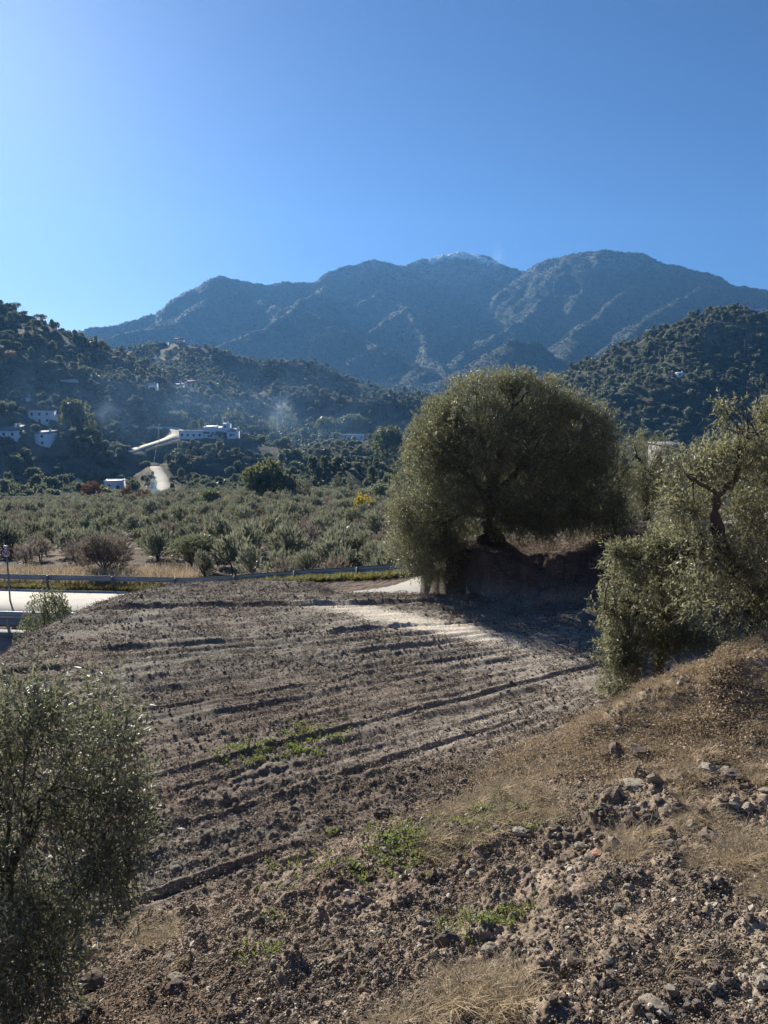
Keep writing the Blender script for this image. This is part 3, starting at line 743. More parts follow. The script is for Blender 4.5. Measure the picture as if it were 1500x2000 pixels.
# olive behind, between the big tree and the right-hand trees
tb = (P(1262, 1060, 22.0)[0], 22.0, gz(P(1262, 1060, 22.0)[0], 22.0))
olive('grey olive tree farther back between the large tree and the right-hand one', tb,
      [([tb, Pt(1260, 1000, 22), Pt(1262, 950, 22)], [.16, .12, .09])],
      [(Pt(1262, 950, 22), Pt(1240, 890, 22), .07), (Pt(1262, 950, 22), Pt(1290, 880, 22), .07)],
      wblobs([(1245, 905, 22, 45, 65, 1.2), (1285, 930, 22, 55, 75, 1.2), (1230, 980, 22, 50, 60, 1.0), (1200, 1010, 21, 45, 40, .9), (1320, 960, 22.5, 60, 70, 1.2)]),
      3200, 14, .062, .0085, .34, M_leafA, zmin=lambda x, y: near_base(x, y), hexa=False, twigr=.003, updir=.6)

# right-hand olives
tb = (5.6, 10.4, gz(5.6, 10.4) - .1)
olive('tall olive tree at the right edge with a bent dark branch', tb,
      [([tb, Pt(1470, 1180, 10.3), Pt(1420, 1080, 10.0), Pt(1395, 1010, 9.9), Pt(1398, 970, 9.9), Pt(1435, 940, 10)], [.14, .11, .085, .06, .05, .035]),
       ([Pt(1470, 1180, 10.3), Pt(1530, 1060, 10.4), Pt(1510, 980, 10.4)], [.10, .08, .05])],
      [(Pt(1435, 940, 10), Pt(1460, 830, 10.2), .035), (Pt(1400, 965, 9.9), Pt(1340, 930, 9.8), .03), (Pt(1420, 1080, 10), Pt(1330, 1080, 9.7), .045),
       (Pt(1510, 980, 10.4), Pt(1520, 840, 10.4), .04), (Pt(1470, 1180, 10.3), Pt(1400, 1220, 9.6), .04)],
      wblobs([(1480, 850, 10.3, 60, 70, .8, .9), (1430, 900, 10.2, 75, 55, .7, 1.2), (1360, 915, 10.2, 58, 38, .6, 1.4), (1335, 985, 10.2, 45, 70, .55, 1.4), (1360,1050,10,50,40,.5,1.2), (1440, 990, 10.6, 85, 80, .7, .7), (1520, 960, 10.3, 80, 110, .9),
              (1430, 770+20, 10.2, 38, 18, .25, .5), (1415, 810, 10.2, 25, 32, .22, .55), (1310, 895, 10.0, 30, 12, .15, .5),
              (1400, 1080, 9.9, 95, 60, .8), (1500, 1090, 10.0, 90, 90, .9), (1460, 1180, 9.8, 85, 75, .8), (1545, 820, 10.3, 60, 60, .7), (1390,1150,9.7,70,60,.7)]),
      4400, 15, .064, .0072, .36, M_leafB, zmin=lambda x, y: near_base(x, y), twigr=.0028, updir=.55, shell=.2, gap=(.38, .62, .07))
tb = (4.7, 12.3, gz(4.7, 12.3) - .1)
olive('low drooping olive in front of the right-hand tree, its foliage hanging to the ground', tb,
      [([tb, Pt(1290, 1280, 11.90), Pt(1300, 1200, 11.70), Pt(1290, 1140, 11.60)], [.12, .09, .07, .05])],
      [(Pt(1290, 1140, 11.60), Pt(1220, 1080, 11.40), .04), (Pt(1300, 1200, 11.70), Pt(1180, 1190, 11.30), .04), (Pt(1290, 1140, 11.60), Pt(1350, 1070, 11.60), .035), (Pt(1300, 1200, 11.70), Pt(1200, 1290, 11.50), .03)],
      wblobs([(1245, 1085, 11.50, 70, 32, .6), (1320, 1060, 11.60, 60, 38, .6), (1212, 1078, 11.40, 35, 22, .3), (1290, 1120, 11.40, 50, 35, .45, .7), (1175, 1190, 11.30, 38, 28, .35), (1235, 1185, 11.40, 60, 42, .5), (1340, 1180, 11.50, 62, 72, .6), (1212, 1270, 11.40, 34, 62, .35, 1.2),
              (1205, 1345, 11.50, 32, 28, .3, 1.2), (1290, 1245, 11.50, 52, 32, .45), (1390, 1240, 11.20, 55, 30, .45), (1160, 1215, 11.30, 20, 18, .2, .5), (1255, 1150, 11.4, 95, 95, .7, .55), (1215, 1290, 11.4, 55, 75, .4, .6), (1290, 1190, 11.30, 40, 50, .4)]),
      4600, 15, .068, .0072, .32, M_leafB, zmin=lambda x, y: near_base(x, y), twigr=.0028, updir=.40, shell=.2, gap=(.36, .60, .08))

# left foreground olive
tb = (-2.7, 4.8, gz(-2.7, 4.8) - .1)
olive('nearest olive tree filling the lower left corner', tb,
      [([tb, Pt(-30, 1850, 4.9), Pt(20, 1700, 4.9), Pt(60, 1600, 4.9)], [.08, .06, .04, .025])],
      [(Pt(20, 1700, 4.9), Pt(180, 1560, 4.8), .016), (Pt(60, 1600, 4.9), Pt(60, 1430, 4.9), .014), (Pt(20, 1700, 4.9), Pt(-10, 1560, 4.9), .016), (Pt(-30, 1850, 4.9), Pt(170, 1720, 4.7), .014), (Pt(60, 1850, 4.8), Pt(-60, 1700, 4.8), .03)],
      wblobs([(90, 1520, 4.9, 130, 150, .55), (190, 1480, 4.9, 75, 120, .4, .7), (30, 1420, 5.0, 95, 100, .45, .8), (150, 1370, 5.0, 50, 50, .25, .4), (210, 1620, 4.75, 85, 110, .4, .9), (90, 1700, 4.7, 120, 130, .5, .8), (200, 1730, 4.6, 75, 75, .35, .7), (20, 1850, 4.5, 120, 150, .5, .7),
              (-60, 1600, 4.9, 100, 260, .6), (110, 1860, 4.5, 70, 80, .35, .5), (60, 1960, 4.4, 90, 70, .4, .7), (240, 1560, 4.8, 55, 80, .25, .7), (270, 1660, 4.8, 40, 60, .25, .6), (250, 1440, 4.9, 50, 70, .25, .45), (200, 1340, 5.0, 60, 45, .2, .3), (60, 1340, 5.0, 70, 50, .3, .4)]),
      2300, 13, .064, .0058, .32, M_leafC, zmin=lambda x, y: near_base(x, y), twigr=.0018, updir=.75, shell=.2, droop=.1)

# ------------------------------------------------------------------ mid-distance plants
def crown_quads(n, size, rx, ry, rz, lumps=5, seed=0, up=.3, zc=None, spiky=0.0, base=.15):
    g = np.random.default_rng(seed); zc = rz if zc is None else zc
    C = [(0, 0, zc, rx * .8, ry * .8, rz * .85)]
    for _ in range(lumps):
        a = g.random() * 6.283; e = g.random() * 1.6 - .5; rr = .5
        C.append((rx * rr * math.cos(a) * math.cos(e), ry * rr * math.sin(a) * math.cos(e), zc + rz * .5 * math.sin(e) * 1.1, rx * (.38 + .2 * g.random()), ry * (.38 + .2 * g.random()), rz * (.35 + .2 * g.random())))
    C = np.array(C); k = g.integers(0, len(C), n); u = norm(g.normal(size=(n, 3))); r = 1 - .3 * g.random(n) ** 1.5
    p = C[k, :3] + u * r[:, None] * C[k, 3:6]
    p = p[p[:, 2] > base * .3]; u = u[:len(p)]; n = len(p)
    d = norm(norm(p - np.array([0, 0, zc * .6])) * (.5 + spiky) + g.normal(size=(n, 3)) * .6 + np.array([0, 0, up])); nr_ = norm(g.normal(size=(n, 3)) + norm(p - np.array([0, 0, zc])) * 1.2)
    L = size * (.6 + .9 * g.random(n)) * (1 + spiky); W = size * (.32 + .25 * g.random(n)) * (1 - .5 * min(spiky, 1))
    V, F = leaf_mesh('q', p - d * L[:, None] * .5, d, nr_, L, W, None, False)
    return V, F
def plant_mesh(name, n, size, rx, ry, rz, fm, seed, trunk_h=.6, trunk_r=.08, zc=None, up=.3, spiky=0.0, lumps=5, stems=1):
    V, F = crown_quads(n, size, rx, ry, rz, lumps, seed, up, zc, spiky); 
    mb = MB(); zc = rz if zc is None else zc
    for s_ in range(stems):
        a = s_ * 2.2 + seed; mb.tube([(0.05 * math.cos(a), .05 * math.sin(a), -.3), (0.1 * rx * math.cos(a), .1 * ry * math.sin(a), zc * .5), (.35 * rx * math.cos(a), .35 * ry * math.sin(a), zc * 1.1)], [trunk_r, trunk_r * .8, trunk_r * .4], 5)
    Vt = np.concatenate(mb.V); Q = np.concatenate(mb.Q); T = np.concatenate(mb.T)
    VV = np.concatenate([V, Vt]); FF = [F, Q + len(V), T + len(V)]
    fm_ = np.concatenate([np.zeros(len(F)), np.ones(len(Q) + len(T))])
    return mk_mesh(name, VV, FF, [fm, M_bark], False, fmat=fm_)

def gn_scatter(name, protos, P3, rotz, scl, idx, mats, tilt=None, **props):
    """one object whose points carry instances of the prototype meshes"""
    pc = bpy.data.collections.new(name + '_kit')
    for i_, me in enumerate(protos):
        pc.objects.link(bpy.data.objects.new('%s_kit_%02d' % (name, i_), me))
    me = bpy.data.meshes.new(name); n = len(P3); me.vertices.add(n); me.vertices.foreach_set('co', np.asarray(P3, np.float32).ravel())
    a = me.attributes.new('rot', 'FLOAT_VECTOR', 'POINT'); R = np.zeros((n, 3), np.float32); R[:, 2] = rotz
    if tilt is not None: R[:, :2] = tilt
    a.data.foreach_set('vector', R.ravel())
    S = np.asarray(scl, np.float32)
    if S.ndim == 1: S = np.repeat(S[:, None], 3, 1)
    a = me.attributes.new('scl', 'FLOAT_VECTOR', 'POINT'); a.data.foreach_set('vector', S.ravel())
    a = me.attributes.new('idx', 'INT', 'POINT'); a.data.foreach_set('value', np.asarray(idx, np.int32))
    o = link(name, me, **props)
    ng = bpy.data.node_groups.new(name + '_nodes', 'GeometryNodeTree')
    ng.interface.new_socket('Geometry', in_out='INPUT', socket_type='NodeSocketGeometry'); ng.interface.new_socket('Geometry', in_out='OUTPUT', socket_type='NodeSocketGeometry')
    N = ng.nodes; L = ng.links; gi = N.new('NodeGroupInput'); go = N.new('NodeGroupOutput')
    ci = N.new('GeometryNodeCollectionInfo'); ci.inputs['Collection'].default_value = pc; ci.inputs['Separate Children'].default_value = True
    ip = N.new('GeometryNodeInstanceOnPoints'); ip.inputs['Pick Instance'].default_value = True
    def na(nm, t):
        q = N.new('GeometryNodeInputNamedAttribute'); q.data_type = t; q.inputs[0].default_value = nm
        return [s for s in q.outputs if s.enabled and s.name == 'Attribute'][0]
    L.new(gi.outputs[0], ip.inputs['Points']); L.new(ci.outputs[0], ip.inputs['Instance']); L.new(na('idx', 'INT'), ip.inputs['Instance Index'])
    er = N.new('FunctionNodeEulerToRotation'); L.new(na('rot', 'FLOAT_VECTOR'), er.inputs[0]); L.new(er.outputs[0], ip.inputs['Rotation'])
    L.new(na('scl', 'FLOAT_VECTOR'), ip.inputs['Scale']); L.new(ip.outputs[0], go.inputs[0])
    md = o.modifiers.new('scatter', 'NODES'); md.node_group = ng
    return o

def frame_ok(x, y, margin=40):
    px = 750 + FPX * x / (np.maximum(y, .1) * CP)
    return (px > -margin) & (px < 1500 + margin) & (y > 0)

# --- the olive grove in the valley, planted in rows
grove_protos = [plant_mesh('grove_olive_%d' % k, 760, .20, 1.2 + .1 * k, 1.2, 1.2 + .12 * (k % 3), M_grove, 40 + k, zc=1.05, trunk_r=.05, up=.7, spiky=1.0, lumps=8, stems=3) for k in range(5)]
for q_ in (1,): grove_protos[q_].materials[0] = M_grove2
grove_protos += [plant_mesh('grove_bare_%d' % k, 420, .17, 1.1 + .2 * k, 1.1, 1.0, M_bush, 140 + k, zc=.8, trunk_r=.05, up=.9, spiky=1.4, lumps=7, stems=4) for k in range(2)]
ga = []
rowd = np.array([math.sin(.35), math.cos(.35)]); rown = np.array([rowd[1], -rowd[0]])
for a in np.arange(-80, 110):
    for b in np.arange(0, 90):
        q = rowd * b * 3.2 + rown * a * 3.7 + rng.normal(size=2) * .75
        ga.append(q)
ga = np.array(ga); x, y = ga[:, 0], ga[:, 1]; r = np.hypot(x, y)
m = (y - yroad(x) > 7) & (r < 238) & frame_ok(x, y, 60) & (rng.random(len(x)) < .72 + .28 * vn(x / 9, y / 9, 3))
x, y, r = x[m], y[m], r[m]
m = ~((x < -9 - (y - 45) * .4) & (y < 58)); x, y, r = x[m], y[m], r[m]
o_ = np.argsort(r); x, y, r = x[o_], y[o_], r[o_]; z = H(x, y)
NG = 280
for k in range(min(NG, len(x))):
    s_ = .7 + .7 * rng.random()
    o = link('grove_olive', grove_protos[rng.integers(7)], None, (x[k], y[k], z[k]), rng.random() * 6.28, category='olive tree', group='young olive trees of the valley grove',
             label='small grey-green olive bush among the rows beyond the guardrail')
    o.scale = (s_, s_, s_ * (.85 + .35 * rng.random()))
if len(x) > NG:
    n = len(x) - NG
    gn_scatter('far_grove', grove_protos, np.stack([x[NG:], y[NG:], z[NG:]], 1), rng.random(n) * 6.28, .85 + .55 * rng.random(n), rng.integers(0, 7, n), None, kind='stuff', label='far rows of small olive bushes in the valley', category='olive grove')
print('grove', len(x))

# --- hillside scrub and trees
wood_protos = [plant_mesh('hillside_tree_%d' % k, 260, .62, 1.5 + .25 * (k % 3), 1.5, 1.05 + .25 * (k % 4), M_wood, 70 + k, zc=1.3 + .1 * k, trunk_r=.12, up=.2, spiky=.1, lumps=7) for k in range(6)]
wood_protos += [plant_mesh('hillside_tall_%d' % k, 240, .5, 1.0 + .3 * k, 1.0, 2.1 - .3 * k, M_wood, 270 + k, zc=2.3, trunk_r=.12, up=.5, spiky=.3, lumps=6) for k in range(2)] + [plant_mesh('hillside_bush_0', 160, .5, 1.9, 1.7, .75, M_bush, 290, zc=.8, trunk_r=.1, up=.4, spiky=.4, lumps=6)]
grng = np.random.default_rng(77)
def scatter_band(r0, r1, n, thr, lim=36, seed=1):
    g = np.random.default_rng(seed); az = np.radians(g.uniform(-lim, lim, n)); r = np.sqrt(g.uniform(r0 ** 2, r1 ** 2, n))
    x = r * np.sin(az); y = r * np.cos(az)
    k = fbm(x / 30, y / 30, 3, 401) + .5 * fbm(x / 9, y / 9, 2, 402); m = k > thr - .35 * ((x > 120) & (r > 450))
    return x[m], y[m]
CLEAR = [(280, 862, 28, 42), (315, 850, 26, 42), (343, 832, 24, 46), (330, 820, 34, 34), (312, 905, 14, 46), (320, 935, 16, 46), (480, 727, 24, 10), (690, 857, 26, 14), (640, 992, 70, 14), (50, 786, 14, 8), (405, 850, 70, 26), (83, 850, 25, 30), (70, 815, 30, 22), (12, 845, 25, 22), (345, 756, 14, 10), (376, 752, 16, 12), (293, 755, 14, 12), (300, 870, 60, 8), (340, 845, 22, 14), (315, 940, 16, 36), (690, 857, 26, 10), (1320, 733, 30, 10), (222, 945, 25, 16), (1485, 607, 25, 8), (345, 666, 16, 8)]
def clear_of(x, y, z, hgt=0):
    Dc = y * CP - (z - ZC) * SP; px = 750 + FPX * x / Dc; py = 1000 - FPX * ((z - ZC) * CP + y * SP) / Dc
    ok = np.ones(len(x), bool)
    for cx, cy_, hw, hh in CLEAR: ok &= ~((np.abs(px - cx) < hw) & (py > cy_ - 6) & (py < cy_ + hh))
    return ok, px, py
xa, ya = scatter_band(225, 520, 9000, -.28, seed=2); xb, yb = scatter_band(520, 1150, 26000, -.30, seed=3)
x = np.concatenate([xa, xb]); y = np.concatenate([ya, yb]); z = H(x, y)
ok, px, py = clear_of(x, y, z); x, y, z = x[ok], y[ok], z[ok]; px, py = px[ok], py[ok]
r = np.hypot(x, y); o_ = np.argsort(r); x, y, z, r = x[o_], y[o_], z[o_], r[o_]
# leave out the ones well behind a crest
vis = (px[o_] > -60) & (px[o_] < 1560)
x, y, z, r = x[vis], y[vis], z[vis], r[vis]
s = (.8 + 1.1 * rng.random(len(x)) ** 2) * (1 + .25 * (r > 520))
NW = 280
for k in range(NW):
    o = link('hillside_tree', wood_protos[rng.integers(9)], None, (x[k], y[k], z[k] - .2), rng.random() * 6.28, category='tree', group='trees at the foot of the far hillside',
             label='dark green rounded tree among many at the foot of the valley hillside')
    o.scale = (s[k], s[k], s[k] * (.8 + .4 * rng.random()))
n = len(x) - NW
S = s[NW:, None] * np.stack([np.ones(n), np.ones(n), .75 + .4 * rng.random(n)], 1)
gn_scatter('hillside_woodland', wood_protos, np.stack([x[NW:], y[NW:], z[NW:] - .2], 1), rng.random(n) * 6.28, S, rng.integers(0, 9, n), None, kind='stuff', label='scrub and small trees covering the hills', category='woodland')
print('woodland', n)
# --- shrubs on the mountain
shrub_protos = [plant_mesh('mountain_shrub_%d' % k, 34, 2.2, 3.0, 3.0, 2.2, M_mscrub, 170 + k, zc=1.8, trunk_r=.2, lumps=3, up=.1) for k in range(4)]
x, y = scatter_band(1350, 3300, 110000, -.4, lim=30, seed=9); z = H(x, y)
n = len(x)
gn_scatter('mountain_scrub', shrub_protos, np.stack([x, y, z - .5], 1), rng.random(n) * 6.28, .4 + .8 * rng.random(n) ** 3, rng.integers(0, 4, n), None, kind='stuff', label='dark scrub speckling the mountain slopes', category='scrub')
print('mountain scrub', n)

# --- trees one can tell apart
def tree_at(name, label, px, py, D, wpx, hpx, fm, seed, n=900, cat='tree', trunk=.25, crown_low=.25, up=.3, spiky=0.2, group=None, size=None, z=None):
    if 100 < D < 480:
        h_ = hit(px, py, 60, 900)
        if h_: D = h_[1]
    p = P(px, py, D); zz = float(H(np.array([p[0]]), np.array([D]))[0]) if z is None else z
    k = D / FPX; rx = wpx * k / 2
    top = P(px, py - hpx, D)[2]; ht = top - zz
    if ht < .6 * hpx * k or ht > 1.6 * hpx * k: ht = max(.85 * hpx * k, min(ht, 1.6 * hpx * k))
    rz = ht * (1 - crown_low) / 2; zc = ht - rz
    root = thing(name, label, cat, (p[0], D, zz), group=group)
    V, F = crown_quads(n, size or max(rx * .16, .0011 * D), rx, rx, rz, 9, seed, up, zc, spiky)
    link('crown', mk_mesh('crown', V, F, [fm]), root)
    mb = MB(); tr = max(.03 * ht, .12)
    mb.tube([(0, 0, -.6), (.1, 0, zc * .4), (-.1, .1, zc)], [tr, tr * .75, tr * .45], 7)
    for a in range(4):
        mb.tube([(0, 0, zc * .45), (rx * .3 * math.cos(a * 1.6), rx * .3 * math.sin(a * 1.6), zc * .8), (rx * .55 * math.cos(a * 1.6), rx * .55 * math.sin(a * 1.6), zc + rz * .2)], [tr * .5, tr * .35, tr * .15], 5)
    part('trunk', mb, M_bark, root, True)
    return root
tree_at('eucalyptus_tree', 'tall spreading eucalyptus right of the white village houses', 155, 862, 355, 80, 88, M_euc, 1, 1500, 'eucalyptus', crown_low=.2)
tree_at('poplar_tree', 'small tree standing close under the tall eucalyptus', 182, 862, 350, 26, 45, M_euc, 2, 500)
tree_at('eucalyptus_tree', 'broad dense eucalyptus at the edge of the grove, left of centre', 520, 985, 205, 95, 92, M_euc, 3, 1700, 'eucalyptus', crown_low=.05)
tree_at('riverside_tree', 'lower dark tree touching the right side of the broad eucalyptus', 572, 985, 212, 45, 58, M_wood, 4, 700, crown_low=.05)
tree_at('riverside_tree', 'narrow tree left of the dry stream bed', 602, 985, 215, 26, 54, M_wood, 5, 500, crown_low=.1)
tree_at('riverside_tree', 'narrow dark tree right of the dry stream bed, the left of a pair', 660, 975, 220, 28, 50, M_wood, 6, 500, crown_low=.15)
tree_at('riverside_tree', 'slim tree right of the dry stream bed, the right of a pair', 686, 975, 218, 22, 52, M_wood, 7, 500, crown_low=.15)
tree_at('yellow_tree', 'bright yellow autumn tree beside the big olive', 708, 1012, 150, 42, 52, M_yel, 8, 800, crown_low=.05, spiky=.6, up=.7)
tree_at('yellow_tree', 'small yellow bush near the left of the broad eucalyptus', 445, 990, 195, 22, 22, M_yel, 9, 300, crown_low=.05)
tree_at('bright_green_tree', 'light green leafy tree at the back of the grove, left of the yellow bush', 408, 995, 190, 58, 42, M_euc, 10, 900, crown_low=.05)
tree_at('rusty_tree', 'tall rusty brown tree left of the small valley house', 178, 990, 215, 42, 60, M_red, 11, 800, crown_low=.05)
tree_at('rusty_tree', 'rusty brown tree right of the small valley house', 248, 990, 215, 32, 44, M_red, 12, 600, crown_low=.05)
tree_at('rusty_tree', 'low wide rusty tree beside the smoke', 280, 990, 212, 38, 36, M_red, 13, 600, crown_low=.05)
tree_at('round_tree', 'rounded grey tree at the far left edge of the valley', 20, 975, 230, 40, 42, M_wood, 14, 600, crown_low=.05)
tree_at('riverside_tree', 'dark rounded tree right of the yellow tree', 742, 990, 190, 50, 50, M_wood, 15, 800, crown_low=.05)
tree_at('eucalyptus_tree', 'tall pale-topped eucalyptus left of the big olive crown', 755, 915, 400, 72, 88, M_euc, 16, 1300, 'eucalyptus', crown_low=.1)
tree_at('eucalyptus_tree', 'eucalyptus half hidden behind the left edge of the big olive', 808, 880, 410, 48, 58, M_euc, 17, 800, 'eucalyptus', crown_low=.1)
tree_at('eucalyptus_tree', 'wispy eucalyptus above the low white house, left of the taller one', 640, 862, 430, 62, 50, M_euc, 18, 900, 'eucalyptus', crown_low=.1)
tree_at('eucalyptus_tree', 'wispy eucalyptus directly behind the low white house', 690, 848, 450, 60, 42, M_euc, 19, 900, 'eucalyptus', crown_low=.1)
tree_at('poplar_tree', 'pale yellow-green poplar right of the middle smoke', 568, 852, 430, 36, 50, M_euc, 20, 800, crown_low=.05)
tree_at('poplar_tree', 'pale poplar veiled by the middle smoke', 535, 852, 440, 26, 44, M_euc, 21, 500, crown_low=.05)
tree_at('round_tree', 'round green tree behind the dirt road bend', 345, 828, 400, 55, 28, M_euc, 22, 700, crown_low=.1)
tree_at('round_tree', 'round green tree behind the right end of the white farmhouse', 455, 840, 385, 50, 40, M_euc, 23, 700, crown_low=.1)
tree_at('round_tree', 'slightly yellow tree left of the dirt road bend', 305, 828, 400, 30, 30, M_euc, 24, 400, crown_low=.1)
tree_at('skyline_tree', 'dark round tree on the left skyline, the lower of two', 80, 643, 505, 26, 20, M_wood, 25, 400, crown_low=.3)
tree_at('skyline_tree', 'dark bushy tree on the left skyline, the higher of two', 32, 624, 500, 26, 20, M_wood, 26, 400, crown_low=.2)
tree_at('skyline_tree', 'dark shrub on the skyline at the left border', 2, 614, 500, 20, 12, M_wood, 27, 300, crown_low=.1)
tree_at('autumn_tree', 'pale orange tree on the upper left hillside', 22, 715, 430, 30, 32, M_dry, 28, 500, crown_low=.1)
tree_at('skyline_tree', 'dark tree beside the ridge-top house', 291, 674, 880, 20, 14, M_wood, 29, 300, crown_low=.1)
tree_at('dark_olive_tree', 'large dark bushy olive just behind the guardrail', 372, 1112, 52, 140, 74, M_wood, 30, 6500, 'olive tree', crown_low=.02, spiky=.6, size=.13)
tree_at('roadside_shrub', 'light feathery shrub at the right of the large dark bush by the guardrail', 398, 1132, 45, 44, 62, M_grove, 31, 1300, 'shrub', crown_low=.02, spiky=.9, size=.10, up=.8)
tree_at('roadside_shrub', 'tall dusty green broom bush left of the large dark bush', 205, 1135, 47, 120, 95, M_bush, 32, 4600, 'shrub', crown_low=.0, spiky=1.0, size=.13, up=1.0)
tree_at('roadside_shrub', 'low wispy shrub behind the guardrail left of the big olive', 600, 1118, 41, 80, 48, M_grove, 33, 1800, 'shrub', crown_low=.02, spiky=.9, size=.10, up=.8)
tree_at('roadside_shrub', 'leafy bush below the road at the left edge of the field', 98, 1330, 29, 135, 190, M_wood, 34, 7000, 'shrub', crown_low=.0, spiky=.6, size=.075, up=.6)

# ------------------------------------------------------------------ houses
def house(name, label, px, pyb, D, wpx, hpx, depth=7, rot=0.0, wall=None, roofm=None, style='gable', win=3, floors=1, chim=True, cat='house', door=True, snap=True, group=None, roof_h=.3):
    if snap:
        h = hit(px, pyb, 150, 3600); D = h[1] if h else D
    p = P(px, pyb, D); k = D / FPX; w = wpx * k; h = hpx * k
    root = thing(name, label, cat, p, rot, group); wall = wall or M_white; roofm = roofm or M_tile
    rh = h * roof_h if style != 'flat' else .0; wh = h - rh
    mb = MB(); mb.box(-w / 2, w / 2, 0, depth, -5, wh); part('wall', mb, wall, root)
    mb = MB(); e = .25
    if style == 'gable': mb.gable(-w / 2 - e, w / 2 + e, -e, depth + e, wh + .01, wh + rh)
    elif style == 'shed': mb.shed(-w / 2 - e, w / 2 + e, -e, depth + e, wh - .05, wh + rh)
    else:
        mb.box(-w / 2 - .08, w / 2 + .08, -.08, .15, wh - .3, wh + .25); mb.box(-w / 2 - .08, w / 2 + .08, depth - .15, depth + .08, wh - .3, wh + .25)
        mb.box(-w / 2 - .08, -w / 2 + .15, .153, depth - .153, wh - .3, wh + .25); mb.box(w / 2 - .15, w / 2 + .08, .153, depth - .153, wh - .3, wh + .25)
    rf = part('roof' if style != 'flat' else 'parapet', mb, roofm if style != 'flat' else wall, root)
    if chim:
        mb = MB(); cx = w * .32; mb.box(cx - .35, cx + .35, depth * .5 - .35, depth * .5 + .35, wh - .2, h + .9); part('chimney', mb, wall, rf)
    n = win
    for f in range(floors):
        fz = wh * (f + .35) / floors; wz = min(1.2, wh / floors * .42)
        for q in range(n):
            cx = -w / 2 + w * (q + .5) / n
            if door and f == 0 and q == n // 2:
                mb = MB(); mb.box(cx - .5, cx + .5, -.06, .05, 0, min(2.1, wh * .8)); part('door', mb, M_shut, root); continue
            mb = MB(); mb.box(cx - .48, cx + .48, -.05, .05, fz, fz + wz); fr = part('window', mb, M_shut, root)
            mb = MB(); mb.box(cx - .38, cx + .38, -.062, -.03, fz + .1, fz + wz - .1); part('pane', mb, M_glass, fr)
    return root
house('farmhouse_wing', 'long low wing at the left end of the white farmhouse', 373, 858, 349, 46, 16, 7, 0, style='flat', win=4, chim=False, cat='farmhouse', door=False, snap=False)
# main farmhouse: several joined volumes as one thing
p = P(430, 860, 350); kf = 350 / FPX
fh = thing('farmhouse', 'large white farmhouse of stepped blocks on the hillside spur', 'farmhouse', p)
def fblk(x0, x1, z1, y0, y1, nm='wall', m=None):
    mb = MB(); mb.box((x0 - 430) * kf, (x1 - 430) * kf, y0, y1, -6, z1 * kf); return part(nm, mb, m or M_white, fh)
fblk(396.5, 420, 24, 0, 8); fblk(420.3, 432, 22, 1.5, 9); fblk(432.3, 444, 30, 3, 10); fblk(444.3, 462, 17, -1.0, 8)
for (xa_, xb_, zb_, ya_, yb_, zz_) in ((396.5, 420, 24, -.2, 8.2, 27), (420.3, 432, 22, 1.2, 9.2, 25.5), (444.3, 462, 17, -1.3, 8.2, 22)):
    mb = MB(); mb.shed((xa_ - 430) * kf, (xb_ - 430) * kf, ya_, yb_, zb_ * kf + .02, zz_ * kf, .2); part('roof', mb, M_greyr if xb_ > 440 else M_white, fh)
mb = MB(); mb.gable((432.3 - 430) * kf - .2, (444 - 430) * kf + .2, 2.8, 10.2, 30 * kf + .01, 33 * kf); part('roof', mb, M_white, fh)
for cx in (398, 441.5, 461.5):
    mb = MB(); mb.box((cx - 430) * kf - .4, (cx - 430) * kf + .4, 4.1, 4.9, 15 * kf, (29 if cx < 460 else 27) * kf + (2 if 430 < cx < 445 else 0)); part('chimney', mb, M_white, fh)
for cx, cz, ww, hh_, yy in ((404, 13, 3.0, .9, 0), (413, 6, 1.0, 1.4, 0), (424, 12, 4.0, 1.2, 1.5), (438, 9, 4.5, 1.5, 3), (452, 8, 1.2, 1.2, -1), (457, 9, .9, 1.0, -1), (408, 6, .9, 1.0, 0), (428, 5, 1.1, 2.0, 1.5), (437, 4, 1.6, 2.1, 3), (416, 13, 1.0, .9, 0), (438, 24, 1.0, 1.0, 3)):
    mb = MB(); X0 = (cx - 430) * kf; mb.box(X0 - ww / 2, X0 + ww / 2, yy - .08, yy + .05, cz * kf, cz * kf + hh_); w_ = part('window', mb, M_shut, fh)
    mb = MB(); mb.box(X0 - ww / 2 + .12, X0 + ww / 2 - .12, yy - .095, yy - .03, cz * kf + .12, cz * kf + hh_ - .12); part('pane', mb, M_glass, w_)
for cx, cz, ww, yy in ((425, 12 + 4, 5.5, 1.5), (438, 15, 5.5, 3)):
    mb = MB(); X0 = (cx - 430) * kf; mb.shed(X0 - ww / 2, X0 + ww / 2, yy - 2.2, yy - .02, cz * kf - 1.3, cz * kf - .5, .12); part('awning', mb, M_shut, fh)

house('village_house', 'two-storey white house with three upper windows, left of the eucalyptus', 78, 828, 400, 42, 24, 8, .1, style='flat', win=3, floors=2, chim=False)
house('village_house', 'tall narrow white house with a low tiled roof and chimney, below the two-storey one', 83, 872, 362, 28, 30, 7, -.05, style='shed', win=1, floors=2, door=False, roofm=M_greyr, roof_h=.15)
house('village_house', 'white house with a grey sloping roof at the left border', 8, 856, 372, 48, 24, 8, .05, style='shed', win=3, roofm=M_greyr, door=False, roof_h=.4)
house('village_house', 'small pale house high on the left slope above the village', 48, 783, 440, 14, 8, 6, 0, win=1)
house('valley_house', 'grey-white house half hidden between the rusty trees', 222, 960, 222, 34, 20, 7, .2, style='flat', win=2, chim=False)
house('valley_shed', 'low shed with a bright white roof under the dark slope on the left', 140, 945, 240, 32, 8, 5, 0, M_conc, M_white, 'shed', win=1, cat='shed', chim=False, roof_h=.5)
house('hillside_house', 'small white house with flat roof, left of the pair below the dark ridge', 293, 763, 575, 18, 14, 7, 0, style='flat', win=2, snap=True)
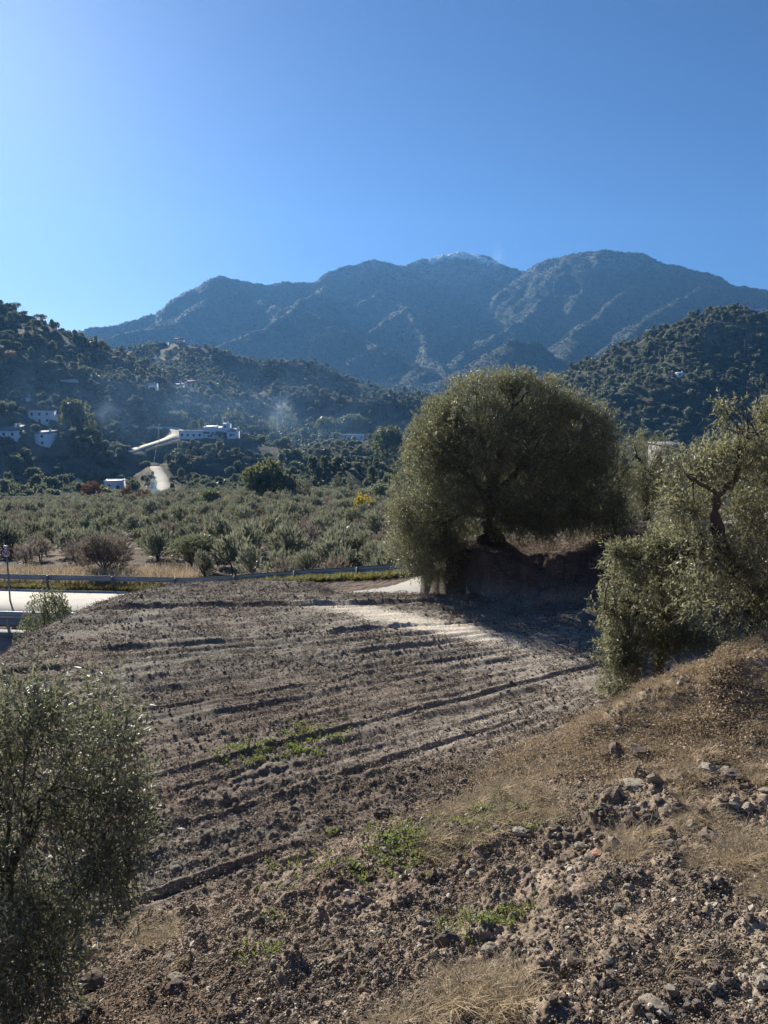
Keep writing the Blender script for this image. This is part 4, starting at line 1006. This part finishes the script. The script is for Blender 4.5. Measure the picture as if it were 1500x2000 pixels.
house('hillside_house', 'low white house behind a tree, left half of the pair below the ridge', 344, 760, 577, 20, 11, 7, 0, style='shed', win=2, snap=True, roofm=M_greyr)
house('hillside_house', 'taller white two-storey house, right half of the pair below the ridge', 377, 759, 577, 23, 16, 8, 0, win=3, floors=2, snap=True)
house('hillside_house', 'tiny white outbuildings right of the two-storey house below the ridge', 400, 762, 577, 16, 8, 6, 0, style='flat', win=2, snap=True, cat='outbuilding')
house('ridge_house', 'white house on top of the middle ridge', 348, 671, 858, 16, 11, 9, 0, win=3, floors=1, snap=False)
house('ridge_house', 'lower pale house left of the white one on the middle ridge', 318, 675, 858, 14, 7, 9, 0, style='flat', win=2, snap=False)
house('ridge_house', 'small pale house on the ridge left of the mast', 484, 705, 860, 14, 7, 8, 0, M_cream, win=2, snap=False)
house('low_white_house', 'long low white house under the eucalyptus trees in mid-valley', 690, 859, 425, 42, 10, 8, 0, style='flat', win=4)
house('valley_cottage', 'small white cottage right of the middle smoke', 548, 868, 400, 18, 9, 7, 0, win=2)
house('valley_barn', 'pale grey-blue building glimpsed behind the right-hand olives', 1325, 885, 160, 46, 17, 9, .1, M_conc, M_greyr, 'shed', win=2, cat='building', chim=False, snap=False)
house('hill_house', 'small white gabled house on the bench of the right hill', 1331, 736, 575, 14, 9, 7, 0, win=2, snap=True, roofm=M_white)
house('hill_house', 'cream house touching the white gabled one on the right hill', 1312, 736, 577, 13, 10, 7, 0, M_cream, win=2, snap=True)
house('hill_shed', 'white-roofed shed right of the houses on the right hill', 1374, 722, 590, 13, 5, 6, 0, M_conc, M_white, 'shed', win=1, snap=True, cat='shed', chim=False, roof_h=.6)
house('hill_shed', 'white-roofed shed left above the houses on the right hill', 1303, 728, 590, 9, 4, 6, 0, M_conc, M_white, 'shed', win=1, snap=True, cat='shed', chim=False, roof_h=.6)
house('summit_house', 'pale house at the top of the right hill against the border', 1482, 612, 668, 30, 9, 9, 0, win=3, style='flat', snap=False)
# green netting fence by the right hill houses
h0 = hit(1370, 736, 300, 900); h1 = hit(1405, 739, 300, 900)
if h0 and h1:
    mb = MB(); a = np.array(h0); b = np.array(h1); c = (a + b) / 2
    pts = np.linspace(a - c, b - c, 12); pts[:, 2] += .0
    V = np.concatenate([pts - [0, 0, .3], pts + [0, 0, 1.3], pts + [0, .12, 1.3], pts + [0, .12, -.3]]); i = np.arange(11); k = 12
    mb.add(V, np.concatenate([np.stack([i + p_ * k, i + 1 + p_ * k, i + 1 + q_ * k, i + q_ * k], 1) for p_, q_ in ((0, 1), (1, 2), (2, 3), (3, 0))]))
    link('netting_fence', mb.mesh('netting_fence', M_net), None, tuple(c), label='strip of green netting right of the hill houses', category='fence')
# the white village on the summit
vh = MB()
vr = np.random.default_rng(3); vm_walls = []
for k in range(64):
    px = 838 + 122 * (k + .5) / 64 + vr.normal() * 2; py = float(np.interp(px, [830, 870, 900, 935, 960], [514, 500, 498, 503, 513])) + vr.random() * 9 * (1 if k % 3 else .3)
    h = hit(px, py, 2200, 3600) or hit(px, py + 4, 2200, 3600)
    if h is None: continue
    w = 12 + vr.random() * 16; hh_ = 7 + vr.random() * 6; dd = 10
    mb = MB(); mb.box(-w / 2, w / 2, 0, dd, -6, hh_); mb.gable(-w / 2, w / 2, 0, dd, hh_ + .01, hh_ + 2.2)
    for q in range(3): mb.box(-w / 3 + q * w / 3 - .6, -w / 3 + q * w / 3 + .6, -.1, -.01, hh_ * .4, hh_ * .65)
    me = mb.mesh('summit_village_house', [M_white, M_tile, M_glass])
    link('summit_village_house', me, None, h, vr.random() * .6 - .3, category='house', group='white houses of the mountain-top village', label='tiny white house of the village on the mountain top')
h = hit(898, 501, 2200, 3600)
if h:
    mb = MB(); mb.tube([(0, 0, -3), (0, 0, 26)], [1.2, .5], 6); mb.box(-2.4, 2.4, -.4, .4, 16, 16.8); mb.box(-1.6, 1.6, -.4, .4, 21, 21.6)
    link('radio_mast', mb.mesh('radio_mast', M_galvd), None, h, label='thin mast rising from the mountain-top village', category='mast')

# ------------------------------------------------------------------ dirt tracks on the hillside
def track(px_pts, half, name='dirt_track', up=.35, m=None, dmin=100, label=None):
    pts = []
    for px, py in px_pts:
        h = hit(px, py, dmin, 1500)
        if h: pts.append(h)
    if len(pts) < 2: return
    pts = np.array(pts); s = np.concatenate([[0], np.cumsum(np.linalg.norm(np.diff(pts[:, :2], axis=0), axis=1))])
    q = np.linspace(0, s[-1], max(8, int(s[-1] / 2.5))); xy = np.stack([np.interp(q, s, pts[:, 0]), np.interp(q, s, pts[:, 1])], 1)
    for _ in range(6): xy[1:-1] = (xy[:-2] + 2 * xy[1:-1] + xy[2:]) / 4
    t = np.gradient(xy, axis=0); t /= np.linalg.norm(t, axis=1)[:, None] + 1e-9; n_ = np.stack([t[:, 1], -t[:, 0]], 1)
    cols = np.linspace(-1, 1, 7); hw = half * (.85 + .3 * vn(q / 9, q * 0, 3))
    G = xy[:, None, :] + n_[:, None, :] * (cols[None, :, None] * hw[:, None, None]); z = H(G[..., 0].ravel(), G[..., 1].ravel()).reshape(G.shape[:2])
    z = np.maximum(z, z.mean(1, keepdims=True)) + up; z[:, 0] -= 1.2; z[:, -1] -= 1.2
    V = np.concatenate([G, z[..., None]], 2).reshape(-1, 3)
    link(name, mk_mesh(name, V, grid_faces(len(q), 7, False)[:, ::-1], [m or M_dirt], True), kind='structure')
for hw, pw in GRADED:
    sl = np.concatenate([[0], np.cumsum(np.linalg.norm(np.diff(pw[:, :2], axis=0), axis=1))]); q = np.linspace(0, sl[-1], 60)
    pp = np.stack([np.interp(q, sl, pw[:, c_]) for c_ in range(3)], 1)
    for _ in range(12): pp[1:-1] = (pp[:-2] + 2 * pp[1:-1] + pp[2:]) / 4
    ribbon('dirt_track', pp, hw * (.9 + .25 * vn(q / 6, q * 0, 3)), M_dirt, .3, kind='structure')
track([(118, 745), (136, 746), (152, 746)], 1.2)
track([(1262, 741), (1290, 740), (1318, 739)], 1.3)
track([(255, 832), (285, 834), (315, 836)], 2.2)
track([(600, 990), (640, 992), (690, 994), (705, 988)], 5.0, 'dry_stream_bed', up=.25)
track([(612, 955), (625, 965), (618, 978), (640, 990)], 3.5, 'dry_stream_bed', up=.25)
track([(660, 870), (640, 862), (628, 850), (622, 842)], 1.5)

# ------------------------------------------------------------------ poles and wires
def pole(label, px, pyb, pyt, D, lean=0, r=.16, arms=True, name='utility_pole', lattice=False):
    b = P(px, pyb, D); t = P(px + lean, pyt, D); hgt = t[2] - b[2]
    root = thing(name, label, 'utility pole', b)
    mb = MB(); dx = t[0] - b[0]
    if lattice:
        for sx in (-1, 1):
            mb.tube([(sx * 1.2, 0, -2), (dx + sx * .35, 0, hgt)], [.13, .1], 5)
        for q in range(8):
            a = q / 8; c = (q + 1) / 8; s_ = 1 if q % 2 else -1
            mb.tube([(dx * a + s_ * (1.2 - .85 * a), 0, hgt * a), (dx * c - s_ * (1.2 - .85 * c), 0, hgt * c)], [.08, .08], 4)
    else: mb.tube([(0, 0, -2), (dx * .5, 0, hgt * .5), (dx, 0, hgt)], [r, r * .85, r * .7], 7)
    part('mast', mb, M_pole, root)
    if arms:
        mb = MB(); mb.box(dx - 1.1, dx + 1.1, -.08, .08, hgt - .6, hgt - .42); part('crossarm', mb, M_pole, root)
        for q in (-1, 0, 1):
            mb = MB(); mb.cyl(dx + q * .9, 0, hgt - .42, hgt - .15, .07, 6); part('insulator', mb, M_galvd, root)
    return t
t1 = pole('leaning pale utility pole above the white farmhouse', 472, 838, 782, 400, 9)
t2 = pole('pale utility pole beside the dirt road', 310, 905, 828, 345, 1)
t3 = pole('tall lattice mast on the middle ridge, left of a pair', 607, 712, 684, 900, -4, lattice=True)
t4 = pole('tall lattice mast on the middle ridge, right of a pair', 612, 712, 683, 905, -5, lattice=True, r=.2)
t5 = pole('thin pole on the right hill above the houses', 1454, 690, 662, 600, 1)
t6 = pole('thin pole on the slope left of the hill houses', 1231, 738, 712, 600, 1)
t7 = pole('short dark pole beside the smoky trees behind the eucalyptus', 216, 830, 806, 370, 0)
def wire(label, a, b, sag, r=.03):
    a = np.array(a); b = np.array(b); t = np.linspace(0, 1, 24)[:, None]; p = a + (b - a) * t; p[:, 2] -= sag * 4 * (t * (1 - t))[:, 0]
    c = p.mean(0); mb = MB(); mb.tube(p - c, r, 4); link('overhead_wire', mb.mesh('overhead_wire', M_wire), None, tuple(c), label=label, category='wire')
wire('pale overhead wire sloping past the two-storey village house', P(-60, 775, 330), P(66, 802, 395), 2, .07)
wire('pale overhead wire from the two-storey village house down to the right', P(66, 802, 395), P(115, 830, 370), 1, .07)
wire('overhead wire running from the roadside pole down into the smoke', t2, P(292, 930, 260), 3, .025)
wire('overhead wire crossing above the grove at the left', P(-40, 966, 180), P(235, 962, 170), .8, .03)

# ------------------------------------------------------------------ rocks
def rock_mesh(name, seed, m, n=2, flat=.7, rough=.28):
    import bmesh
    g = random.Random(seed); bm = bmesh.new(); bmesh.ops.create_icosphere(bm, subdivisions=n, radius=1.0)
    pl = [(Vector((g.gauss(0, 1), g.gauss(0, 1), g.gauss(0, 1))).normalized(), .55 + .3 * g.random()) for _ in range(9)]
    for v in bm.verts:
        for nrm_, d in pl:
            k = v.co.dot(nrm_)
            if k > d: v.co -= nrm_ * (k - d)
        v.co += Vector((g.gauss(0, 1), g.gauss(0, 1), g.gauss(0, 1))) * rough * .1
        v.co.x *= 1.15; v.co.z *= flat
    me = bpy.data.meshes.new(name); bm.to_mesh(me); bm.free(); me.materials.append(m); return me
def ground_z(x, y):
    x = np.array([x], float); y = np.array([y], float); return float((near_base(x, y) + detail(x, y)[0])[0])
ROCKS = [(1280, 1985, 56, 'large pale rock at the lower right edge of the picture', M_rock, .5), (1396, 1640, 52, 'big brown boulder half buried on the right bank', M_rockd, .85),
 (1385, 1524, 40, 'yellowish pale rock beside the dark block on the right', M_rock, .8), (1428, 1524, 50, 'dark square block beside the yellowish rock', M_rockd, .8), (1230, 1602, 30, 'small upright pinkish stone on the bank', M_rockd, 1.3),
 (1245, 1546, 56, 'long flat grey slab on the bank', M_rock, .25), (955, 1866, 36, 'rounded tan stone near the bottom centre', M_rock, .75), (915, 1928, 42, 'brown pointed rock below the tan stone', M_rockd, .9),
 (935, 1944, 22, 'pale wedge-shaped stone touching the brown pointed rock', M_rock, .5), (868, 1848, 54, 'tall dark clod of earth near the bottom centre', M_clod, 1.0), (748, 1592, 36, 'dark clod at the edge of the field below the weeds', M_clod, .8),
 (1245, 1484, 42, 'dark boulder under the dry hummock, the right of two', M_rockd, .9), (1205, 1482, 44, 'dark boulder under the dry hummock, the left of two', M_rockd, .9), (1105, 1668, 34, 'flat dark stone right of the clod heap', M_rockd, .6),
 (1166, 1667, 24, 'small pink brick fragment on the bank', mat('brick_fragment', (.42, .24, .17), .85, .2, .1, 5), .45), (1352, 1521, 20, 'small pale stone left of the yellowish rock', M_rock, .6), (345, 1950, 36, 'grey-brown stone at the bottom left', M_rockd, .8),
 (340, 1918, 30, 'light stone just above the grey-brown one at the bottom left', M_rock, .6), (178, 1930, 46, 'dark boulder in the hollow at the lower left', M_rockd, .9), (1490, 1930, 34, 'tan rock on the right border near the bottom', M_rock, .8),
 (1408, 1958, 30, 'slanted pale rock left of the tan one near the bottom', M_rock, .6), (1340, 1668, 26, 'brown rock on the bank right of the boulder', M_rockd, .7), (110, 1590, 20, 'stone seen through the left olive', M_rockd, .7),
 (533, 1365, 12, 'small pale stone alone in the middle of the field', M_rock, .8), (905, 1532, 20, 'dark clod at the end of the field by the bank', M_clod, .8)]
for i_, (px, py, w, lb, m_, fl) in enumerate(ROCKS):
    h = hit(px, py, 2.0, 40)
    if not h: continue
    k = math.hypot(h[1], ZC - h[2]) / FPX * w / 2.2
    o = link('rock' if m_ is not M_clod else 'earth_clod', rock_mesh('rock', i_ * 7 + 1, m_, 3, fl, .5), None, (h[0], h[1], ground_z(h[0], h[1]) + k * fl * .35), rng.random() * 6.28, label=lb, category='rock' if m_ is not M_clod else 'clod')
    o.scale = (k, k, k)

sg = np.random.default_rng(91); pal = [rock_mesh('stone', 900 + k, (M_rock, M_rockd, M_rock, M_rockd)[k % 4], 2, .6 + .1 * (k % 3), .7) for k in range(8)]
spots = [(sg.uniform(1180, 1500), sg.uniform(1490, 1620)) for _ in range(60)] + [(sg.uniform(620, 1500), sg.uniform(1620, 1990)) for _ in range(90)] + [(sg.uniform(300, 700), sg.uniform(1740, 1990)) for _ in range(40)] + [(sg.normal(1060, 70), sg.normal(1640, 18)) for _ in range(24)]
for px, py in spots:
    h = hit(px, py, 2.0, 40)
    if not h or bankd(np.array([h[0]]), np.array([h[1]]))[0] < .2: continue
    k = math.hypot(h[1], ZC - h[2]) / FPX * (5 + 12 * sg.random() ** 2.5)
    o = link('stone', pal[sg.integers(8)], None, (h[0], h[1], ground_z(h[0], h[1]) + k * .25), sg.random() * 6.28, label='small angular stone lying loose on the rough bank', category='stone', group='small stones lying on the bank')
    o.scale = (k, k * (.6 + .5 * sg.random()), k)
# loose stones and clods (nobody could count them)
st_protos = [rock_mesh('loose_stone_%d' % k, 300 + k, (M_clod, M_clod, M_rockd, M_grav)[k % 4], 1 if k % 2 else 2, .75, .8) for k in range(8)]
cl_idx = [0, 1, 4, 5]
g = np.random.default_rng(12)
def bank_points(n):
    az = np.radians(g.uniform(-33, 33, n)); r = 2.3 + 12 * g.random(n) ** 1.5; x = r * np.sin(az); y = r * np.cos(az)
    b = bankd(x, y); k = fbm(x / .8, y / .8, 3, 500); m = (b > -.1 + .5 * g.random(n) ** 2 * 0) & (k + .55 * g.random(n) > .05)
    return x[m], y[m]
x, y = bank_points(60000); z = near_base(x, y) + detail(x, y)[0]; n = len(x)
s = .005 + .026 * g.random(n) ** 7 + .006 * g.random(n); s = s * (.8 + .05 * np.hypot(x, y))
idx = g.choice([0, 1, 4, 5, 2, 6, 3, 7], n, p=[.17, .17, .17, .17, .07, .07, .09, .09])
gn_scatter('rubble', st_protos, np.stack([x, y, z + s * .2], 1), g.random(n) * 6.28, s, idx, None, tilt=g.normal(size=(n, 2)) * .5, kind='stuff', label='loose stones and clods strewn over the bank', category='rubble')
n = 26000; az = np.radians(g.uniform(-33, 30, n)); r = 6 + 15 * g.random(n) ** .8; x = r * np.sin(az); y = r * np.cos(az); b = bankd(x, y)
c = furrow_c(x, y); k = fbm(x / 1.2, c * 1.6, 3, 505) + .8 * g.random(n)
m = (b < .1) & (np.exp(-(((x - .7) / 2.1) ** 2 + ((y - 15.75 + .72 * (x - .7)) / .7) ** 2)) < .3) & (x > -7.5) & (y < 20.8) & (k > .35) & ~((x > 1.8) & (y > 17.6)); x, y = x[m], y[m]; z = near_base(x, y) + detail(x, y)[0]; n = len(x)
s = .007 + .026 * g.random(n) ** 6 + .008 * g.random(n)
idx = g.choice([0, 1, 4, 5, 2, 6, 3, 7], n, p=[.22, .22, .22, .22, .03, .03, .03, .03])
gn_scatter('field_clods', st_protos, np.stack([x, y, z + s * .2], 1), g.random(n) * 6.28, s, idx, None, tilt=g.normal(size=(n, 2)) * .5, kind='stuff', label='small clods and pebbles over the tilled field', category='clods')

crumb_protos = []
for k in range(8):
    g_ = np.random.default_rng(800 + k); nq = 30; V = []; F = []
    base = np.array([[1, 0, 0], [0, 1, 0], [-1, 0, 0], [0, -1, 0], [0, 0, 1], [0, 0, -1]], float); fc = np.array([(0, 1, 4), (1, 2, 4), (2, 3, 4), (3, 0, 4), (1, 0, 5), (2, 1, 5), (3, 2, 5), (0, 3, 5)])
    for q in range(nq):
        c = np.array([g_.normal() * .07, g_.normal() * .07, .002]); s_ = .004 + .010 * g_.random() ** 2.5
        Rm = norm(g_.normal(size=(3, 3))); v_ = (base * (.6 + .8 * g_.random((6, 1)))) @ Rm * s_ * np.array([1.2, 1.2, .8]); V.append(v_ + c); F.append(fc + q * 6)
    crumb_protos.append(mk_mesh('crumbs_%d' % k, np.concatenate(V), np.concatenate(F), [(M_clod, M_clod, M_clodd, M_clod, M_rockd, M_clod, M_clodd, M_rock)[k]]))
n = 34000; az = np.radians(g.uniform(-33, 33, n)); r = 2.3 + 19 * g.random(n) ** 1.1; x = r * np.sin(az); y = r * np.cos(az)
m = (x > -8) & (y < 20.8) & (np.exp(-(((x - .7) / 2.1) ** 2 + ((y - 15.75 + .72 * (x - .7)) / .7) ** 2)) < .3 + .3 * g.random(n)) & (vn(x / .9, furrow_c(x, y) * 2, 540) + .45 * g.random(n) > .52); x, y = x[m], y[m]; z = near_base(x, y) + detail(x, y)[0]; n = len(x)
sc_ = .6 + .035 * np.hypot(x, y)
gn_scatter('soil_crumbs', crumb_protos, np.stack([x, y, z], 1), g.random(n) * 6.28, sc_, g.integers(0, 8, n), None, tilt=g.normal(size=(n, 2)) * .15, kind='stuff', label='fine crumbs of soil and grit', category='soil crumbs')

# ------------------------------------------------------------------ grass, litter and weeds
def tuft(name, seed, nb, h, w, spread, m, flat=0.0):
    g_ = np.random.default_rng(seed); V = []; Q = []
    for b in range(nb):
        a = g_.random() * 6.283; o = np.array([math.cos(a), math.sin(a), 0]) * spread * .3 * g_.random(); a2 = a + g_.normal() * .9
        d = np.array([math.cos(a2), math.sin(a2), 0]); sd = np.array([-d[1], d[0], 0]); L = h * (.5 + .7 * g_.random()); lean = (.3 + .9 * g_.random()) * spread / h + flat
        pr = []
        for t in (0, .4, .75, 1.0):
            c = o + d * L * lean * t ** 1.6 + np.array([0, 0, 1]) * L * (t - .45 * min(lean, 1.3) * t * t)
            ww = w * (1 - t ** 2 * .85); pr += [c - sd * ww, c + sd * ww]
        n0 = len(V); V += pr; Q += [(n0 + q, n0 + q + 1, n0 + q + 3, n0 + q + 2) for q in (0, 2, 4)]
    return mk_mesh(name, V, np.array(Q), [m])
dry_protos = [tuft('dry_tuft_%d' % k, 20 + k, 18, .16, .0024, .14, M_dry, .3) for k in range(4)]
lit_protos = []
for k in range(3):
    g_ = np.random.default_rng(60 + k); nq = 60; p = g_.normal(size=(nq, 3)) * [.09, .09, .03]; p[:, 2] = np.abs(p[:, 2]) + .005
    V, F = leaf_mesh('q', p, norm(g_.normal(size=(nq, 3)) * [1, 1, .5]), norm(g_.normal(size=(nq, 3)) * [.6, .6, 1]), .02 + .02 * g_.random(nq), .005 + .006 * g_.random(nq), None, False)
    lit_protos.append(mk_mesh('litter_%d' % k, V, F, [M_litter]))
weed_protos = []
for k in range(3):
    g_ = np.random.default_rng(90 + k); nq = 26; p = g_.normal(size=(nq, 3)) * [.05, .05, .012]; p[:, 2] = np.abs(p[:, 2]) + .01
    V, F = leaf_mesh('q', p, norm(g_.normal(size=(nq, 3)) + [0, 0, .6]), norm(g_.normal(size=(nq, 3)) * .6 + [0, 0, 1]), .03 + .025 * g_.random(nq), .009 + .005 * g_.random(nq), None, False)
    weed_protos.append(mk_mesh('weed_%d' % k, V, F, [M_weed]))
# dry grass over the bank and hummock
n = 30000; az = np.radians(g.uniform(-33, 34, n)); r = 2.3 + 10.5 * g.random(n) ** 1.2; x = r * np.sin(az); y = r * np.cos(az); b = bankd(x, y)
hm = np.exp(-(((x - 4.6) / 2.1) ** 2 + ((y - 8.9) / 1.4) ** 2)); edge = np.exp(-((b - .7) / .6) ** 2) * sstep(.2, 1.4, x)
k = fbm(x / .7, y / .7, 3, 510) + .35 * g.random(n) + .8 * hm + .5 * edge
m = (b > .05) & (k > np.where(x > 1.2, .48, .66)); x, y = x[m], y[m]; z = near_base(x, y) + detail(x, y)[0]; n = len(x)
gn_scatter('dry_grass', dry_protos, np.stack([x, y, z - .005], 1), g.random(n) * 6.28, .45 + .9 * g.random(n) ** 2, g.integers(0, 4, n), None, kind='stuff', label='dry straw-coloured grass over the bank', category='dry grass')
n = 10000; x = g.normal(4.7, 1.3, n); y = g.normal(8.9, .9, n); b = bankd(x, y); k = fbm(x / .6, y / .6, 3, 520) + .5 * g.random(n)
m = (k > .05) & (b > -.3); x, y = x[m], y[m]; z = near_base(x, y) + detail(x, y)[0]; n = len(x)
gn_scatter('leaf_litter', lit_protos, np.stack([x, y, z], 1), g.random(n) * 6.28, .5 + .6 * g.random(n), g.integers(0, 3, n), None, kind='stuff', label='rusty dead leaves and dry brambles on the hummock', category='leaf litter')
# green weeds: field patch, bank patch, small ones
WX = []; 
for cx, cy_, sx, sy, nn in ((550, 1462, 42, 16, 430), (790, 1650, 105, 42, 330), (930, 1810, 45, 14, 70), (520, 1870, 25, 14, 22), (860, 1610, 60, 15, 120)):
    for _ in range(nn):
        t_ = g.normal() * (1 + .6 * g.random()); h = (cx + t_ * sx * .9, cy_ + g.normal() * sy * .8 - t_ * sx * .22)
        WX.append(h)
WX = np.array(WX); u = (WX[:, 0] - 750) / FPX; v = (1000 - WX[:, 1]) / FPX; Yd = CP + v * SP; Zd = -SP + v * CP
D = np.full(len(u), 4.0)
for _ in range(60):      # march to the ground
    x = u / Yd * D; D = D + .5 * np.clip((ZC + Zd / Yd * D) - near_base(x, D), -1, 1)
x = u / Yd * D; y = D; k = fbm(x / .35, y / .35, 2, 530) + .6 * g.random(len(x)) > .1; x, y = x[k], y[k]; z = near_base(x, y) + detail(x, y)[0]; n = len(x)
gn_scatter('weeds', weed_protos, np.stack([x, y, z - .003], 1), g.random(n) * 6.28, .35 + .6 * g.random(n), g.integers(0, 3, n), None, kind='stuff', label='small bright green weeds sprouting in patches', category='weeds')
# verge grass along the far side of the road and dry grass beyond the rail
vg = [tuft('verge_tuft_%d' % k, 220 + k, 22, .35, .012, .3, M_verge) for k in range(3)]
n = 6000; x = g.uniform(-32, 14, n); off = 3.6 + 2.2 * g.random(n) ** 1.3; y = yroad(x) + off * 1.02; z = H(x, y)
gn_scatter('verge_grass', vg, np.stack([x, y, z], 1), g.random(n) * 6.28, .5 + .8 * g.random(n) ** 2, g.integers(0, 3, n), None, kind='stuff', label='yellow-green grass on the road verge', category='grass')
dg = [tuft('tall_dry_tuft_%d' % k, 320 + k, 26, .9, .014, .6, M_dry) for k in range(3)]
n = 2600; x = g.uniform(-34, -12, n); y = yroad(x) + 4.5 + 11 * g.random(n); m = g.random(n) < np.exp(-((y - yroad(x) - 6) / 5) ** 2); x, y = x[m], y[m]
x2 = g.uniform(2, 18, 900); y2 = yroad(x2) + 4.2 + 6 * g.random(900); x = np.concatenate([x, x2]); y = np.concatenate([y, y2]); z = H(x, y); n = len(x)
gn_scatter('tall_dry_grass', dg, np.stack([x, y, z], 1), g.random(n) * 6.28, .6 + .8 * g.random(n), g.integers(0, 3, n), None, kind='stuff', label='tall pale dry grass behind the guardrail', category='dry grass')

# ------------------------------------------------------------------ smoke
def smoke(label, blobs, dens, name='smoke_plume', color=(.50, .72, 1.0)):
    import bmesh
    bm = bmesh.new(); c = Vector(blobs[0][:3])
    for b in blobs:
        r = bmesh.ops.create_icosphere(bm, subdivisions=3, radius=1.0)
        for v in r['verts']:
            v.co = Vector((v.co.x * b[3], v.co.y * b[4], v.co.z * b[5])) + Vector(b[:3]) - c
    me = bpy.data.meshes.new(name); bm.to_mesh(me); bm.free()
    m = bpy.data.materials.new('smoke'); m.use_nodes = True; nt = m.node_tree; nt.nodes.clear()
    out = nt.nodes.new('ShaderNodeOutputMaterial'); pv = nt.nodes.new('ShaderNodeVolumePrincipled'); pv.inputs['Color'].default_value = (*color, 1); pv.inputs['Anisotropy'].default_value = .3
    tc = nt.nodes.new('ShaderNodeTexCoord'); no = nt.nodes.new('ShaderNodeTexNoise'); no.inputs['Scale'].default_value = 2.2 / min(max(blobs[0][3:6]), 30); no.inputs['Detail'].default_value = 3
    mr = nt.nodes.new('ShaderNodeMapRange'); mr.inputs['From Min'].default_value = .40; mr.inputs['From Max'].default_value = .75; mr.inputs['To Min'].default_value = 0; mr.inputs['To Max'].default_value = dens
    nt.links.new(tc.outputs['Object'], no.inputs['Vector']); nt.links.new(no.outputs['Fac'], mr.inputs['Value']); 
    mpn = nt.nodes.new('ShaderNodeMapping'); mpn.inputs['Scale'].default_value = (1 / blobs[0][3], 1 / blobs[0][4], 1 / blobs[0][5])
    gr = nt.nodes.new('ShaderNodeTexGradient'); gr.gradient_type = 'QUADRATIC_SPHERE'; ml = nt.nodes.new('ShaderNodeMath'); ml.operation = 'MULTIPLY'
    nt.links.new(tc.outputs['Object'], mpn.inputs['Vector']); nt.links.new(mpn.outputs[0], gr.inputs['Vector'])
    nt.links.new(mr.outputs[0], ml.inputs[0]); nt.links.new(gr.outputs['Fac'], ml.inputs[1]); nt.links.new(ml.outputs[0], pv.inputs['Density']); nt.links.new(pv.outputs[0], out.inputs['Volume'])
    me.materials.append(m)
    o = link(name, me, None, tuple(c), kind='stuff', label=label, category='smoke')
def sb(px, py, D, w, h, dm=None):
    p = P(px, py, D); k = D / FPX; return (p[0], p[1], p[2], w * k, (dm or w * k), h * k)
smoke('pale bluish bonfire smoke at the edge of the grove', [sb(306, 945, 190, 24, 48)], .35)
smoke('thin blue smoke drifting over the middle of the valley', [sb(545, 805, 410, 48, 62)], .05)
smoke('added thin veil of smoky air haze over the village side of the valley', [sb(360, 815, 345, 760, 190, 125)], .0042, color=(.28, .55, 1.0))  # extra haze volume, added to make the near hills milkier and bluer
smoke('faint smoke beside the tall eucalyptus', [sb(205, 805, 320, 40, 40)], .05)

smoke('faint bluish smoke rising behind the mountain-top village', [sb(972, 505, 3100, 16, 40, 60)], .012)

# ------------------------------------------------------------------ haze
mb = MB(); mb.box(-4200, 4200, -60, 3800, -60, 900)
hz = mb.mesh('haze', [])
m = bpy.data.materials.new('haze'); m.use_nodes = True; nt = m.node_tree; nt.nodes.clear()
out = nt.nodes.new('ShaderNodeOutputMaterial'); pv = nt.nodes.new('ShaderNodeVolumePrincipled')
pv.inputs['Color'].default_value = (.20, .50, 1.0, 1); pv.inputs['Density'].default_value = 1.0e-4; pv.inputs['Anisotropy'].default_value = .3
nt.links.new(pv.outputs[0], out.inputs['Volume']); hz.materials.append(m)
link('haze', hz, None, kind='stuff', label='thin blue air haze', category='haze')
